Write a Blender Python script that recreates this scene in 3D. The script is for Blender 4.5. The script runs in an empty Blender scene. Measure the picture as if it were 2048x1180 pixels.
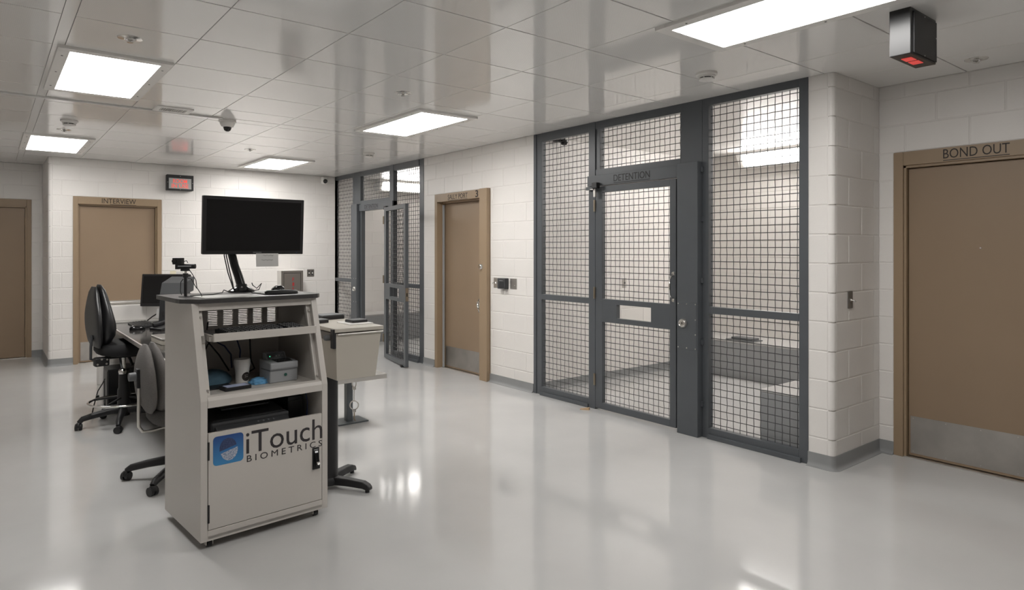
import bpy, bmesh, math, random
from mathutils import Matrix, Vector
random.seed(7)
R = math.radians
sc = bpy.context.scene
COL = sc.collection

# ------------------------------------------------------------------ camera, world, exposure
H_EYE = 1.513
cam_d = bpy.data.cameras.new('camera'); cam = bpy.data.objects.new('camera', cam_d); COL.objects.link(cam)
cam.location = (0, 0, H_EYE); cam.rotation_euler = (R(90), 0, -math.atan2(.6233, .7820))
cam_d.sensor_width = 36; cam_d.sensor_fit = 'HORIZONTAL'; cam_d.lens = 1315 / 2048 * 36
cam_d.shift_y = -89 / 2048; cam_d.clip_start = .05; cam_d.clip_end = 100
sc.camera = cam
wd = bpy.data.worlds.new('world'); sc.world = wd; wd.use_nodes = True
wd.node_tree.nodes['Background'].inputs[0].default_value = (.8, .8, .8, 1)
wd.node_tree.nodes['Background'].inputs[1].default_value = .02
vs = sc.view_settings
vs.view_transform = 'Standard'; vs.look = 'None'; vs.gamma = 1; vs.use_curve_mapping = False
vs.exposure = 0.0
LAMP = 22.5            # troffer diffuser emission
LAMP_COL = (1.0, .980, .952, 1)

# ------------------------------------------------------------------ materials
MATS = {}
def mat(name, col, rough=.5, metal=0, spec=.5, var=0, vscale=8, bump=0, bscale=60, emit=None, estr=0, coat=0, alpha=None, trans=0):
    m = bpy.data.materials.new(name); m.use_nodes = True
    nt = m.node_tree; b = nt.nodes['Principled BSDF']
    b.inputs['Base Color'].default_value = (*col, 1); b.inputs['Roughness'].default_value = rough
    b.inputs['Metallic'].default_value = metal; b.inputs['Specular IOR Level'].default_value = spec
    b.inputs['Coat Weight'].default_value = coat; b.inputs['Coat Roughness'].default_value = .08
    if trans: b.inputs['Transmission Weight'].default_value = trans
    tc = nt.nodes.new('ShaderNodeTexCoord')
    if var:
        n = nt.nodes.new('ShaderNodeTexNoise'); n.inputs['Scale'].default_value = vscale; n.inputs['Detail'].default_value = 5
        nt.links.new(tc.outputs['Object'], n.inputs['Vector'])
        r = nt.nodes.new('ShaderNodeMapRange'); r.inputs[1].default_value = .3; r.inputs[2].default_value = .7
        r.inputs[3].default_value = 1 - var; r.inputs[4].default_value = 1 + var
        nt.links.new(n.outputs['Fac'], r.inputs[0])
        mx = nt.nodes.new('ShaderNodeVectorMath'); mx.operation = 'SCALE'; mx.inputs[0].default_value = col
        nt.links.new(r.outputs[0], mx.inputs['Scale']); nt.links.new(mx.outputs[0], b.inputs['Base Color'])
    if bump:
        n = nt.nodes.new('ShaderNodeTexNoise'); n.inputs['Scale'].default_value = bscale; n.inputs['Detail'].default_value = 3
        nt.links.new(tc.outputs['Object'], n.inputs['Vector'])
        bp = nt.nodes.new('ShaderNodeBump'); bp.inputs['Strength'].default_value = bump; bp.inputs['Distance'].default_value = .002
        nt.links.new(n.outputs['Fac'], bp.inputs['Height']); nt.links.new(bp.outputs[0], b.inputs['Normal'])
    if emit:
        b.inputs['Emission Color'].default_value = (*emit, 1); b.inputs['Emission Strength'].default_value = estr
    MATS[name] = m
    return m
mat('block', (.80, .772, .742), .42, var=.02, vscale=3, bump=.35, bscale=90)
mat('ceiling', (.92, .905, .885), .085, spec=.5, var=.012, vscale=2)
mat('ceil_body', (.50, .485, .47), .4)
mat('cell_ceiling', (.84, .82, .80), .27, spec=.45)
mat('runner', (.86, .845, .825), .10)
mat('floor', (.55, .547, .54), .09, spec=.5, var=.03, vscale=2.2, bump=.045, bscale=130)
mat('base_grey', (.27, .275, .275), .4, var=.04, vscale=6)
mat('cage', (.088, .096, .105), .38, var=.05, vscale=5, bump=.06, bscale=40)
mat('wire', (.055, .055, .056), .45)
mat('brown', (.295, .21, .138), .42, var=.02, vscale=3, bump=.05, bscale=120)
mat('brown_frame', (.325, .235, .15), .42, var=.02, vscale=3)
mat('steel', (.60, .58, .55), .36, metal=1, var=.06, vscale=9, bump=.04, bscale=200)
mat('kick', (.47, .45, .425), .45, metal=1, var=.10, vscale=5, bump=.05, bscale=150)
mat('chrome', (.75, .74, .72), .14, metal=1)
mat('bronze', (.36, .30, .23), .35, metal=1)
mat('kiosk', (.58, .545, .505), .38, var=.012, vscale=3)
mat('beige', (.50, .465, .405), .40, var=.015, vscale=3)
mat('laminate', (.045, .043, .043), .35, var=.06, vscale=40)
mat('tray_dark', (.035, .032, .032), .5)
mat('black', (.012, .012, .013), .45)
mat('black_gloss', (.008, .008, .009), .14)
mat('black_satin', (.012, .012, .013), .30)
mat('screen', (.006, .0055, .006), .22, spec=.4)
mat('bezel', (.016, .015, .016), .38)
mat('leather', (.012, .012, .013), .36, bump=.25, bscale=160)
mat('seat_black', (.006, .006, .007), .75, bump=.2, bscale=300)
mat('fabric', (.17, .162, .155), .92, spec=.15, var=.16, vscale=220, bump=.4, bscale=500)
mat('fabric_dark', (.10, .096, .092), .92, spec=.15, var=.16, vscale=220, bump=.4, bscale=500)
mat('dark_grey', (.05, .052, .055), .5)
mat('scanner_dark', (.026, .027, .029), .5)
mat('tray_grey', (.075, .078, .082), .5)
mat('mid_grey', (.13, .135, .14), .5)
mat('lt_grey', (.34, .35, .36), .42)
mat('white', (.78, .76, .73), .4)
mat('dull_white', (.62, .60, .57), .5)
mat('paper', (.72, .71, .69), .8)
mat('ink', (.03, .022, .018), .6)
mat('ink_grey', (.18, .17, .165), .7)
mat('ink_cage', (.020, .019, .020), .6)
mat('label_dark', (.030, .025, .027), .5)
mat('blue_cloth', (.12, .33, .56), .8, var=.1, vscale=30)
mat('towel', (.10, .19, .26), .85, var=.12, vscale=30, bump=.3, bscale=80)
mat('cable_blue', (.02, .03, .10), .5)
mat('table_glossy', (.045, .042, .040), .10, spec=.6)
mat('red_led', (.6, .03, .03), .5, emit=(1, .12, .10), estr=.42)
mat('red_text', (.7, .1, .08), .5, emit=(1, .16, .12), estr=.55)
mat('red_paint', (.36, .03, .03), .5)
mat('sign_panel', (.42, .43, .42), .35)
mat('green_led', (.05, .5, .3), .5, emit=(.1, 1, .5), estr=.6)
mat('dark_green', (.02, .10, .075), .4)
mat('cabinet_grey', (.14, .125, .11), .45)
mat('phone_screen', (.20, .22, .30), .2, emit=(.35, .38, .5), estr=.25)
mat('clear', (.8, .8, .82), .15, trans=.7)
mat('wood', (.55, .38, .22), .6)
mat('post_grey', (.105, .12, .13), .4)
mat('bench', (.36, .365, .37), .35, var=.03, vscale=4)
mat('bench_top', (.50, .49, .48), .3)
mat('lamp_white', (.85, .83, .80), .4)
mat('blue_logo', (.03, .13, .42), .35)
def emis(name, col, s):
    m = mat(name, (.9, .9, .9), .5, emit=col, estr=s)
    # the prismatic diffuser's faint tube bands, part of the lamp itself
    return m
emis('lamp', LAMP_COL[:3], LAMP)
emis('lamp_mid', LAMP_COL[:3], LAMP * .80)
emis('lamp_dim', LAMP_COL[:3], LAMP * .52)
emis('lamp_cell', (1, .97, .93), LAMP * 2.1)
emis('lamp_cell_far', (1, .97, .93), LAMP * .95)
def gradient_logo():
    m = MATS['blue_logo']; nt = m.node_tree; b = nt.nodes['Principled BSDF']
    tc = nt.nodes.new('ShaderNodeTexCoord'); sp = nt.nodes.new('ShaderNodeSeparateXYZ'); cr = nt.nodes.new('ShaderNodeValToRGB')
    nt.links.new(tc.outputs['Generated'], sp.inputs[0]); nt.links.new(sp.outputs['Z'], cr.inputs[0])
    cr.color_ramp.elements[0].color = (.045, .24, .50, 1); cr.color_ramp.elements[1].color = (.018, .065, .24, 1)
    nt.links.new(cr.outputs[0], b.inputs['Base Color'])
gradient_logo()
def perforate(name, pitch, dark):
    # fine round perforations of the metal pans
    m = MATS[name]; nt = m.node_tree; b = nt.nodes['Principled BSDF']; src = b.inputs['Base Color'].links[0].from_socket
    tc = nt.nodes.new('ShaderNodeTexCoord'); sp = nt.nodes.new('ShaderNodeSeparateXYZ'); nt.links.new(tc.outputs['Object'], sp.inputs[0])
    def mth(op, a, v=None, b_=None):
        n = nt.nodes.new('ShaderNodeMath'); n.operation = op; nt.links.new(a, n.inputs[0])
        if v is not None: n.inputs[1].default_value = v
        if b_ is not None: nt.links.new(b_, n.inputs[1])
        return n.outputs[0]
    k = 2*math.pi/pitch
    f = mth('GREATER_THAN', mth('MULTIPLY', mth('SINE', mth('MULTIPLY', sp.outputs['X'], k)), None, mth('SINE', mth('MULTIPLY', sp.outputs['Z'], k))), .35)
    sc_ = nt.nodes.new('ShaderNodeVectorMath'); sc_.operation = 'SCALE'; nt.links.new(src, sc_.inputs[0])
    g_ = nt.nodes.new('ShaderNodeMapRange'); g_.inputs[3].default_value = 1; g_.inputs[4].default_value = dark; nt.links.new(f, g_.inputs[0])
    nt.links.new(g_.outputs[0], sc_.inputs['Scale']); nt.links.new(sc_.outputs[0], b.inputs['Base Color'])
perforate('ceiling', .0085, .84)
def speckle(name, c0, c1, scale):
    m = mat(name, c0, .5); nt = m.node_tree; b = nt.nodes['Principled BSDF']
    tc = nt.nodes.new('ShaderNodeTexCoord'); v = nt.nodes.new('ShaderNodeTexVoronoi'); v.inputs['Scale'].default_value = scale
    cr = nt.nodes.new('ShaderNodeValToRGB'); nt.links.new(tc.outputs['Object'], v.inputs['Vector'])
    nt.links.new(v.outputs['Distance'], cr.inputs[0]); cr.color_ramp.elements[0].position = .35; cr.color_ramp.elements[1].position = .55
    cr.color_ramp.elements[0].color = (*c0, 1); cr.color_ramp.elements[1].color = (*c1, 1)
    nt.links.new(cr.outputs[0], b.inputs['Base Color'])
speckle('print_dark', (.016, .03, .085), (.05, .07, .16), 320)
speckle('print_white', (.62, .62, .66), (.18, .24, .36), 320)

# ------------------------------------------------------------------ mesh builder
ROOT_M = {}
class MB:
    def __init__(s): s.v = []; s.f = []
    def add(s, vs_, fs):
        n = len(s.v); s.v += [tuple(v) for v in vs_]; s.f += [tuple(i + n for i in f) for f in fs]; return s
    def box(s, x0, x1, y0, y1, z0, z1):
        if x0 > x1: x0, x1 = x1, x0
        if y0 > y1: y0, y1 = y1, y0
        if z0 > z1: z0, z1 = z1, z0
        return s.add([(x0,y0,z0),(x1,y0,z0),(x1,y1,z0),(x0,y1,z0),(x0,y0,z1),(x1,y0,z1),(x1,y1,z1),(x0,y1,z1)],
                     [(0,3,2,1),(4,5,6,7),(0,1,5,4),(1,2,6,5),(2,3,7,6),(3,0,4,7)])
    def obox(s, c, h, m):                      # oriented box: centre, half sizes, 3x3 matrix
        c = Vector(c); vv = []
        for z in (-1, 1):
            for x, y in ((-1,-1),(1,-1),(1,1),(-1,1)):
                vv.append(c + m @ Vector((x*h[0], y*h[1], z*h[2])))
        return s.add(vv, [(0,3,2,1),(4,5,6,7),(0,1,5,4),(1,2,6,5),(2,3,7,6),(3,0,4,7)])
    def cyl(s, p0, p1, r0, r1=None, n=16, caps=True):
        r1 = r0 if r1 is None else r1
        p0, p1 = Vector(p0), Vector(p1); d = (p1 - p0).normalized()
        a = d.orthogonal().normalized(); b = d.cross(a); vv = []
        for p, r in ((p0, r0), (p1, r1)):
            for i in range(n):
                t = 2*math.pi*i/n; vv.append(p + (a*math.cos(t) + b*math.sin(t))*r)
        f = [(i, (i+1) % n, n+(i+1) % n, n+i) for i in range(n)]
        if caps: f += [tuple(range(n-1, -1, -1)), tuple(range(n, 2*n))]
        return s.add(vv, f)
    def tube(s, pts, r, n=8, closed=False):
        pts = [Vector(p) for p in pts]; N = len(pts); vv = []; a = None
        for i, p in enumerate(pts):
            if closed: d = pts[(i+1) % N] - pts[i-1]
            else: d = pts[min(i+1, N-1)] - pts[max(i-1, 0)]
            d.normalize()
            a = d.orthogonal().normalized() if a is None else (a - d*a.dot(d)).normalized()
            b = d.cross(a); rr = r[i] if isinstance(r, (list, tuple)) else r
            for k in range(n):
                t = 2*math.pi*k/n; vv.append(p + (a*math.cos(t) + b*math.sin(t))*rr)
        f = []
        for i in range(N if closed else N-1):
            j = (i+1) % N
            for k in range(n): f.append((i*n+k, i*n+(k+1) % n, j*n+(k+1) % n, j*n+k))
        if not closed: f += [tuple(range(n-1, -1, -1)), tuple(range((N-1)*n, N*n))]
        return s.add(vv, f)
    def lathe(s, prof, c=(0,0,0), n=24, down=False):
        vv = []; N = len(prof)
        for r, z in prof:
            for k in range(n):
                t = 2*math.pi*k/n; vv.append((c[0]+r*math.cos(t), c[1]+r*math.sin(t), c[2]+z))
        f = [(i*n+k, i*n+(k+1) % n, (i+1)*n+(k+1) % n, (i+1)*n+k) for i in range(N-1) for k in range(n)]
        f += [tuple(range(n-1, -1, -1)), tuple(range((N-1)*n, N*n))]
        return s.add(vv, f)
    def prism(s, poly, d0, d1, axis='z'):      # polygon extruded along an axis
        n = len(poly); vv = []
        for d in (d0, d1):
            for a, b in poly:
                vv.append({'z': (a, b, d), 'x': (d, a, b), 'y': (a, d, b)}[axis])
        f = [tuple(range(n-1, -1, -1)), tuple(range(n, 2*n))] + [(i, (i+1) % n, n+(i+1) % n, n+i) for i in range(n)]
        return s.add(vv, f)
    def pad(s, secs, n=28, p=2.6):             # rings (z, cx, half thickness x, half width y)
        vv = []
        for z, cx, t, w in secs:
            for k in range(n):
                a = 2*math.pi*k/n; c, q = math.cos(a), math.sin(a)
                vv.append((cx + t*math.copysign(abs(c)**(2/p), c), w*math.copysign(abs(q)**(2/p), q), z))
        N = len(secs)
        f = [(i*n+k, i*n+(k+1) % n, (i+1)*n+(k+1) % n, (i+1)*n+k) for i in range(N-1) for k in range(n)]
        f += [tuple(range(n-1, -1, -1)), tuple(range((N-1)*n, N*n))]
        return s.add(vv, f)
    def xform(s, m, start=0):
        for i in range(start, len(s.v)): s.v[i] = tuple(m @ Vector(s.v[i]))
        return s
    def mesh(s, name, m, smooth=False):
        me = bpy.data.meshes.new(name); me.from_pydata(s.v, [], s.f)
        bm = bmesh.new(); bm.from_mesh(me); bmesh.ops.recalc_face_normals(bm, faces=bm.faces); bm.to_mesh(me); bm.free()
        me.materials.append(MATS[m] if isinstance(m, str) else m)
        if smooth:
            for p in me.polygons: p.use_smooth = True
            try: me.set_sharp_from_angle(angle=R(40))
            except Exception: pass
        return me
    def build(s, name, m, parent=None, world=False, smooth=False, bevel=0, seg=2):
        o = bpy.data.objects.new(name, s.mesh(name, m, smooth)); COL.objects.link(o)
        if parent is not None:
            o.parent = parent
            if world and parent.name in ROOT_M: o.matrix_parent_inverse = ROOT_M[parent.name].inverted()
        if bevel:
            b = o.modifiers.new('bevel', 'BEVEL'); b.width = bevel; b.segments = seg; b.limit_method = 'ANGLE'; b.angle_limit = R(50)
        return o
def tag(o, label=None, cat=None, group=None, kind=None):
    if label: o['label'] = label
    if cat: o['category'] = cat
    if group: o['group'] = group
    if kind: o['kind'] = kind
    return o
def thing(name, loc, rz=0, label=None, cat=None, group=None, kind=None):
    o = bpy.data.objects.new(name, None); COL.objects.link(o); o.empty_display_size = .05
    o.location = loc; o.rotation_euler = (0, 0, rz)
    ROOT_M[o.name] = Matrix.Translation(loc) @ Matrix.Rotation(rz, 4, 'Z')
    return tag(o, label, cat, group, kind)
def link_copy(src, parent, loc=None):
    c = src.copy(); COL.objects.link(c); c.parent = parent
    if loc is not None: c.location = loc
    return c
def text(body, w, h, loc, th, m, parent, name='lettering', world=True, ext=.0006, font_space=1.0, bold=0):
    cu = bpy.data.curves.new(name, 'FONT'); cu.body = body; cu.extrude = ext; cu.resolution_u = 3
    cu.align_x = 'LEFT'; cu.space_character = font_space; cu.offset = bold
    tmp = bpy.data.objects.new(name, cu); COL.objects.link(tmp)
    bpy.context.view_layer.update()
    me = bpy.data.meshes.new_from_object(tmp.evaluated_get(bpy.context.evaluated_depsgraph_get()))
    bpy.data.objects.remove(tmp); bpy.data.curves.remove(cu)
    xs = [v.co.x for v in me.vertices]; ys = [v.co.y for v in me.vertices]
    x0, x1, y0, y1 = min(xs), max(xs), min(ys), max(ys)
    rot = Matrix.Rotation(th, 4, 'Z') @ Matrix.Rotation(R(90), 4, 'X')
    for v in me.vertices:
        p = Vector(((v.co.x-x0)/(x1-x0)*w, (v.co.y-y0)/(y1-y0)*h, v.co.z)); v.co = Matrix.Translation(loc) @ (rot @ p)
    me.materials.clear(); me.materials.append(MATS[m]); me.name = name
    o = bpy.data.objects.new(name, me); COL.objects.link(o)
    o.parent = parent
    if world and parent.name in ROOT_M: o.matrix_parent_inverse = ROOT_M[parent.name].inverted()
    return o
def arc(cx, cy, r, a0, a1, n=6): return [(cx+r*math.cos(R(a0+(a1-a0)*i/n)), cy+r*math.sin(R(a0+(a1-a0)*i/n))) for i in range(n+1)]
def rrect(x0, x1, y0, y1, r, n=4):
    return arc(x1-r, y1-r, r, 0, 90, n) + arc(x0+r, y1-r, r, 90, 180, n) + arc(x0+r, y0+r, r, 180, 270, n) + arc(x1-r, y0+r, r, 270, 360, n)

# ------------------------------------------------------------------ room shell
CZ = 2.743; CO = .2032; XW = 4.545; XB = 5.263; YP = 2.157; YBK = 10.45; YR = 11.56; XC = .616; XE = 7.55
G = .0075; PR = .0035
BL = {}
def block_mesh(w, h, name='block', m='block', ch=.004, pr=PR, gap=G, gapz=None):
    k = (round(w, 4), round(h, 4), name)
    if k not in BL:
        a, b = (w-gap)/2, (h-(gapz or gap))/2; vv = []
        for (ax, bz, y) in ((a, b, .004), (a, b, -pr+ch*.5), (a-ch, b-ch, -pr)):
            vv += [(-ax, y, -bz), (ax, y, -bz), (ax, y, bz), (-ax, y, bz)]
        f = [(8, 9, 10, 11)]
        for o in (0, 4): f += [(o+i, o+(i+1) % 4, o+4+(i+1) % 4, o+4+i) for i in range(4)]
        BL[k] = MB().add(vv, f).mesh(name, m)
    return BL[k]
def blocks(wall, p0, th, L, opens=(), phase=0.0, z_top=CZ, trim0=0, trim1=0):
    """running-bond block courses on a wall face; p0 = start, th = direction angle, face looks to the right of -y"""
    c, s_ = math.cos(th), math.sin(th); k = 0
    while k*CO < z_top - .02:
        z0, z1 = k*CO, min((k+1)*CO, z_top)
        u = -phase - (.2032 if k % 2 else 0) - .4064
        while u < L:
            a, b = max(u, trim0), min(u+.4064, L-trim1)
            u += .4064
            segs = [(a, b)] if b-a > .012 else []
            for (o0, o1, q0, q1) in opens:
                if q0 < z1-.03 and q1 > z0+.03:
                    ns = []
                    for (x, y) in segs:
                        if o1 <= x or o0 >= y: ns.append((x, y)); continue
                        if o0-x > .012: ns.append((x, o0))
                        if y-o1 > .012: ns.append((o1, y))
                    segs = ns
            for (x, y) in segs:
                o = bpy.data.objects.new('block', block_mesh(y-x, z1-z0)); COL.objects.link(o)
                m_ = (x+y)/2; o.location = (p0[0]+c*m_, p0[1]+s_*m_, (z0+z1)/2); o.rotation_euler = (0, 0, th); o.parent = wall
        k += 1
def corner_blocks(wall, x, y, sx, sy, la, lb, z_top=CZ, r=.03, pr=PR):
    """rounded corner blocks: outer corner at (x, y); legs run to +sx*la along X and +sy*lb along Y"""
    k = 0; prof = []
    for i in range(8):
        t = R(90*i/7); prof.append((x - sx*pr + sx*(r - r*math.sin(t)), y - sy*pr + sy*(r - r*math.cos(t))))
    prof = [(x+sx*la, y-sy*pr)] + prof + [(x-sx*pr, y+sy*lb), (x+sx*la, y+sy*lb)]
    # order: leg along X face (y side) -> round -> leg along Y face
    prof = [(x+sx*la, y-sy*pr)] + prof[1:-2] + prof[-2:]
    while k*CO < z_top-.02:
        z0, z1 = k*CO+G/2, min((k+1)*CO, z_top)-G/2
        MB().prism(prof, z0, z1).build('corner_block', 'block', wall, smooth=True); k += 1
    # recessed mortar core behind the joints
    core = [(a + (sx*.008 if abs(a-(x+sx*la)) > 1e-6 else 0), b + (sy*.008 if abs(b-(y+sy*lb)) > 1e-6 else 0)) for a, b in prof]
    MB().prism(core, 0, z_top).build('mortar_core', 'block', wall, smooth=True)
def struct(name, mb, m, label=None, **kw):
    o = mb.build(name, m, **kw); tag(o, label, None, None, 'structure'); return o

struct('floor', MB().box(-3.2, 7.8, -3.2, 11.8, -.12, 0), 'floor', 'glossy light grey epoxy floor with a fine orange-peel texture')
ceil = struct('ceiling', MB().box(-3.2, 7.8, -3.2, 11.8, CZ+.008, CZ+.12), 'ceil_body', 'glossy off-white metal pan ceiling with square perforated panels')
# ceiling panels in a grid, with flat runners between the columns
XL = [.965+.635*i for i in range(-6, 8)]
Z1 = [6.03-.635*i for i in range(0, 15)]; rows = [(Z1[i+1], Z1[i]) for i in range(len(Z1)-1)] + [(6.03, 6.42), (6.425, 6.60)]
rows += [(6.60+.635*i, 6.60+.635*(i+1)) for i in range(0, 8)]
RW = .0
for (y0, y1) in rows:
    if y1 < -3.0: continue
    for i in range(len(XL)-1):
        x0, x1 = XL[i]+(.03 if abs(XL[i]-.33) < .01 else 0), XL[i+1]-(.03 if abs(XL[i+1]-.33) < .01 else 0)
        xm = XB if (y0+y1)/2 < YP else XW
        ym = YBK if x0 > XC-.1 else YR
        if x0 > xm-.05 or y0 > ym-.03 or x1 < -2.95: continue
        x1 = min(x1, xm); yy1 = min(y1, ym)
        o = bpy.data.objects.new('ceiling_panel', block_mesh(x1-x0, yy1-y0, 'ceiling_panel', 'ceiling', .0015, .0055, .0042, .0085)); COL.objects.link(o)
        o.location = ((x0+x1)/2, (y0+yy1)/2, CZ+.0045); o.rotation_euler = (R(90), 0, 0); o.parent = ceil
MB().box(.30+.002, .36-.002, -3.0, YR, CZ+.0005, CZ+.0085).build('ceiling_runner', 'runner', ceil)

# walls
w = struct('wall_right', MB().box(XW, XW+.12, 5.327, 6.101, 0, CZ).box(XW, XW+.12, 7.30, 7.584, 0, CZ).box(XW, XW+.12, 6.101, 7.30, 2.235, CZ), 'block',
           'white painted block wall between the two mesh cages')
blocks(w, (XW, 7.584), R(-90), 7.584-5.327, [(.284, 1.483, -1, 2.235)], phase=.1)
w = struct('wall_pier', MB().box(XW, XW+.1, YP+.034, 2.333, 0, CZ).box(XW+.034, XB, YP, YP+.1, 0, CZ), 'block', 'white block pier with a rounded corner beside the large cage')
corner_blocks(w, XW, YP, 1, 1, .036, .036)
blocks(w, (XW, 2.333), R(-90), 2.333-YP-.036, phase=.02)
blocks(w, (XW+.036, YP), 0, XB-XW-.036, phase=.02)
w = struct('wall_right_front', MB().box(XB, XB+.2, 2.05, YP+.1, 0, CZ).box(XB, XB+.2, -3, .98, 0, CZ).box(XB, XB+.2, .98, 2.05, 2.235, CZ), 'block',
           'shaded white block wall around the bond out door')
blocks(w, (XB, YP), R(-90), 3.4, [(YP-2.05, YP-.98, -1, 2.235)], phase=.02)
w = struct('wall_back', MB().box(XC+.034, .882, YBK, YBK+.2, 0, CZ).box(1.936, XW+.1, YBK, YBK+.2, 0, CZ).box(.882, 1.936, YBK, YBK+.2, 2.235, CZ), 'block',
           'white painted block wall around the interview door')
corner_blocks(w, XC, YBK, 1, 1, .036, .036)
blocks(w, (XC+.036, YBK), 0, XW-XC-.036, [(.882-XC-.036, 1.936-XC-.036, -1, 2.235)], phase=.1)
w = struct('wall_recess_side', MB().box(XC, XC+.15, YBK+.034, YR+.1, 0, CZ), 'block', 'short shaded return wall beside the brown door at far left')
blocks(w, (XC, YR), R(-90), YR-YBK-.036, phase=.15)
w = struct('wall_recess', MB().box(-3, -.57, YR, YR+.2, 0, CZ).box(.484, XC+.05, YR, YR+.2, 0, CZ).box(-.57, .484, YR, YR+.2, 2.235, CZ), 'block', 'shaded block wall around the brown door at far left')
blocks(w, (-1.2, YR), 0, XC+1.2, [(-.57+1.2, .484+1.2, -1, 2.235)], phase=.05)
struct('wall_left', MB().box(-3.2, -3, -3.2, 11.8, 0, CZ), 'block', 'plain white block wall out of frame at the left')
struct('wall_front', MB().box(-3.2, XB+.2, -3.2, -3, 0, CZ), 'block', 'plain white block wall behind the viewpoint')
w = struct('wall_cell_side', MB().box(XW+.05, XE+.1, 5.33, 5.43, 0, CZ), 'block', 'white block side wall inside the large cage')
blocks(w, (XW+.06, 5.33), 0, XE-XW-.06, phase=.12)
w = struct('wall_cell_rear', MB().box(XE, XE+.1, 2.2, 5.4, 0, CZ), 'block', 'white block rear wall inside the large cage')
blocks(w, (XE, 5.33), R(-90), 3.0, phase=.05)
struct('wall_cell_divider', MB().box(XB-.1, XE+.1, 2.233, 2.333, 0, CZ).box(XW+.1, XB, 2.257, 2.333, 0, CZ), 'block', 'white block divider at the right of the large cage')
w = struct('wall_cell_far_side', MB().box(XW+.06, XE+.1, YBK, YBK+.2, 0, CZ), 'block', 'white block side wall inside the small far cage')
blocks(w, (XW+.06, YBK), 0, XE-XW-.06, phase=.2)
w = struct('wall_cell_far_rear', MB().box(XE, XE+.1, 7.4, YBK+.1, 0, CZ), 'block', 'white block rear wall inside the small far cage')
blocks(w, (XE, YBK), R(-90), YBK-7.584, phase=.1)
struct('wall_cell_far_divider', MB().box(XW+.1, XE+.1, 7.484, 7.584, 0, CZ), 'block', 'white block divider at the right of the small far cage')
struct('trim_1', MB().box(XW+.06, XE, 2.333, 5.33, CZ-.004, CZ+.007), 'cell_ceiling', 'glossy white ceiling inside the large cage')
struct('trim_2', MB().box(XW+.06, XE, 7.584, YBK, CZ-.004, CZ+.007), 'cell_ceiling', 'glossy white ceiling inside the small far cage')
# grey cove baseboards
BH = .095
def cove(name, pts, label):
    """baseboard along a polyline (room on the right-hand side): flat face plus a small cove at the floor"""
    mb = MB(); prof = [(-.001, 0), (-.001, BH), (.006, BH), (.007, .035), (.010, .018), (.020, .006), (.036, .0015), (.036, 0)]
    N = len(pts); offs = []
    for i in range(N):
        dirs = []
        if i > 0: dirs.append(Vector((pts[i][0]-pts[i-1][0], pts[i][1]-pts[i-1][1])).normalized())
        if i < N-1: dirs.append(Vector((pts[i+1][0]-pts[i][0], pts[i+1][1]-pts[i][1])).normalized())
        ns = [Vector((d.y, -d.x)) for d in dirs]
        n = (sum(ns, Vector((0, 0)))).normalized(); n = n / max(.35, n.dot(ns[0])); offs.append(n)
    vv = []
    for p, n in zip(pts, offs):
        for d, z in prof: vv.append((p[0]+n.x*d, p[1]+n.y*d, z))
    q = len(prof)
    f = [(i*q+k, (i+1)*q+k, (i+1)*q+(k+1) % q, i*q+(k+1) % q) for i in range(N-1) for k in range(q)]
    f += [tuple(range(q)), tuple(range((N-1)*q, N*q))]
    mb.add(vv, f); struct(name, mb, 'base_grey', label, smooth=True)
def rc(x, y, sx, sy, r=.03):
    return [(x+sx*(r-r*math.sin(R(t))), y+sy*(r-r*math.cos(R(t)))) for t in (0, 22, 45, 68, 90)]
cove('baseboard_right', [(XW-PR, 6.101), (XW-PR, 5.33)][::1], 'grey cove base below the switch plates')
cove('baseboard_right_far', [(XW-PR, 7.584), (XW-PR, 7.31)], 'short grey cove base between sally port door and far cage')
cove('baseboard_pier', [(XW-PR, 2.333)] + [(a-PR, b-PR) for a, b in rc(XW, YP, 1, 1)][::-1] + [(XB-.006, YP-PR), (XB-PR, 2.05)], 'grey cove base wrapping the rounded pier')
cove('baseboard_back_left', [(XC-PR, YR-.004)] + [(a-PR, b-PR) for a, b in rc(XC, YBK, 1, 1)][::-1] + [(.882, YBK-PR)], 'grey cove base left of the interview door')
cove('baseboard_back', [(1.936, YBK-PR), (XW-.01, YBK-PR)], 'grey cove base right of the interview door')
cove('baseboard_recess', [(.484, YR-PR), (XC, YR-PR)], 'grey cove base right of the brown door at far left')
cove('baseboard_cell', [(XW+.1, 5.33-PR), (6.94, 5.33-PR)], 'dark grey base inside the large cage')

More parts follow.
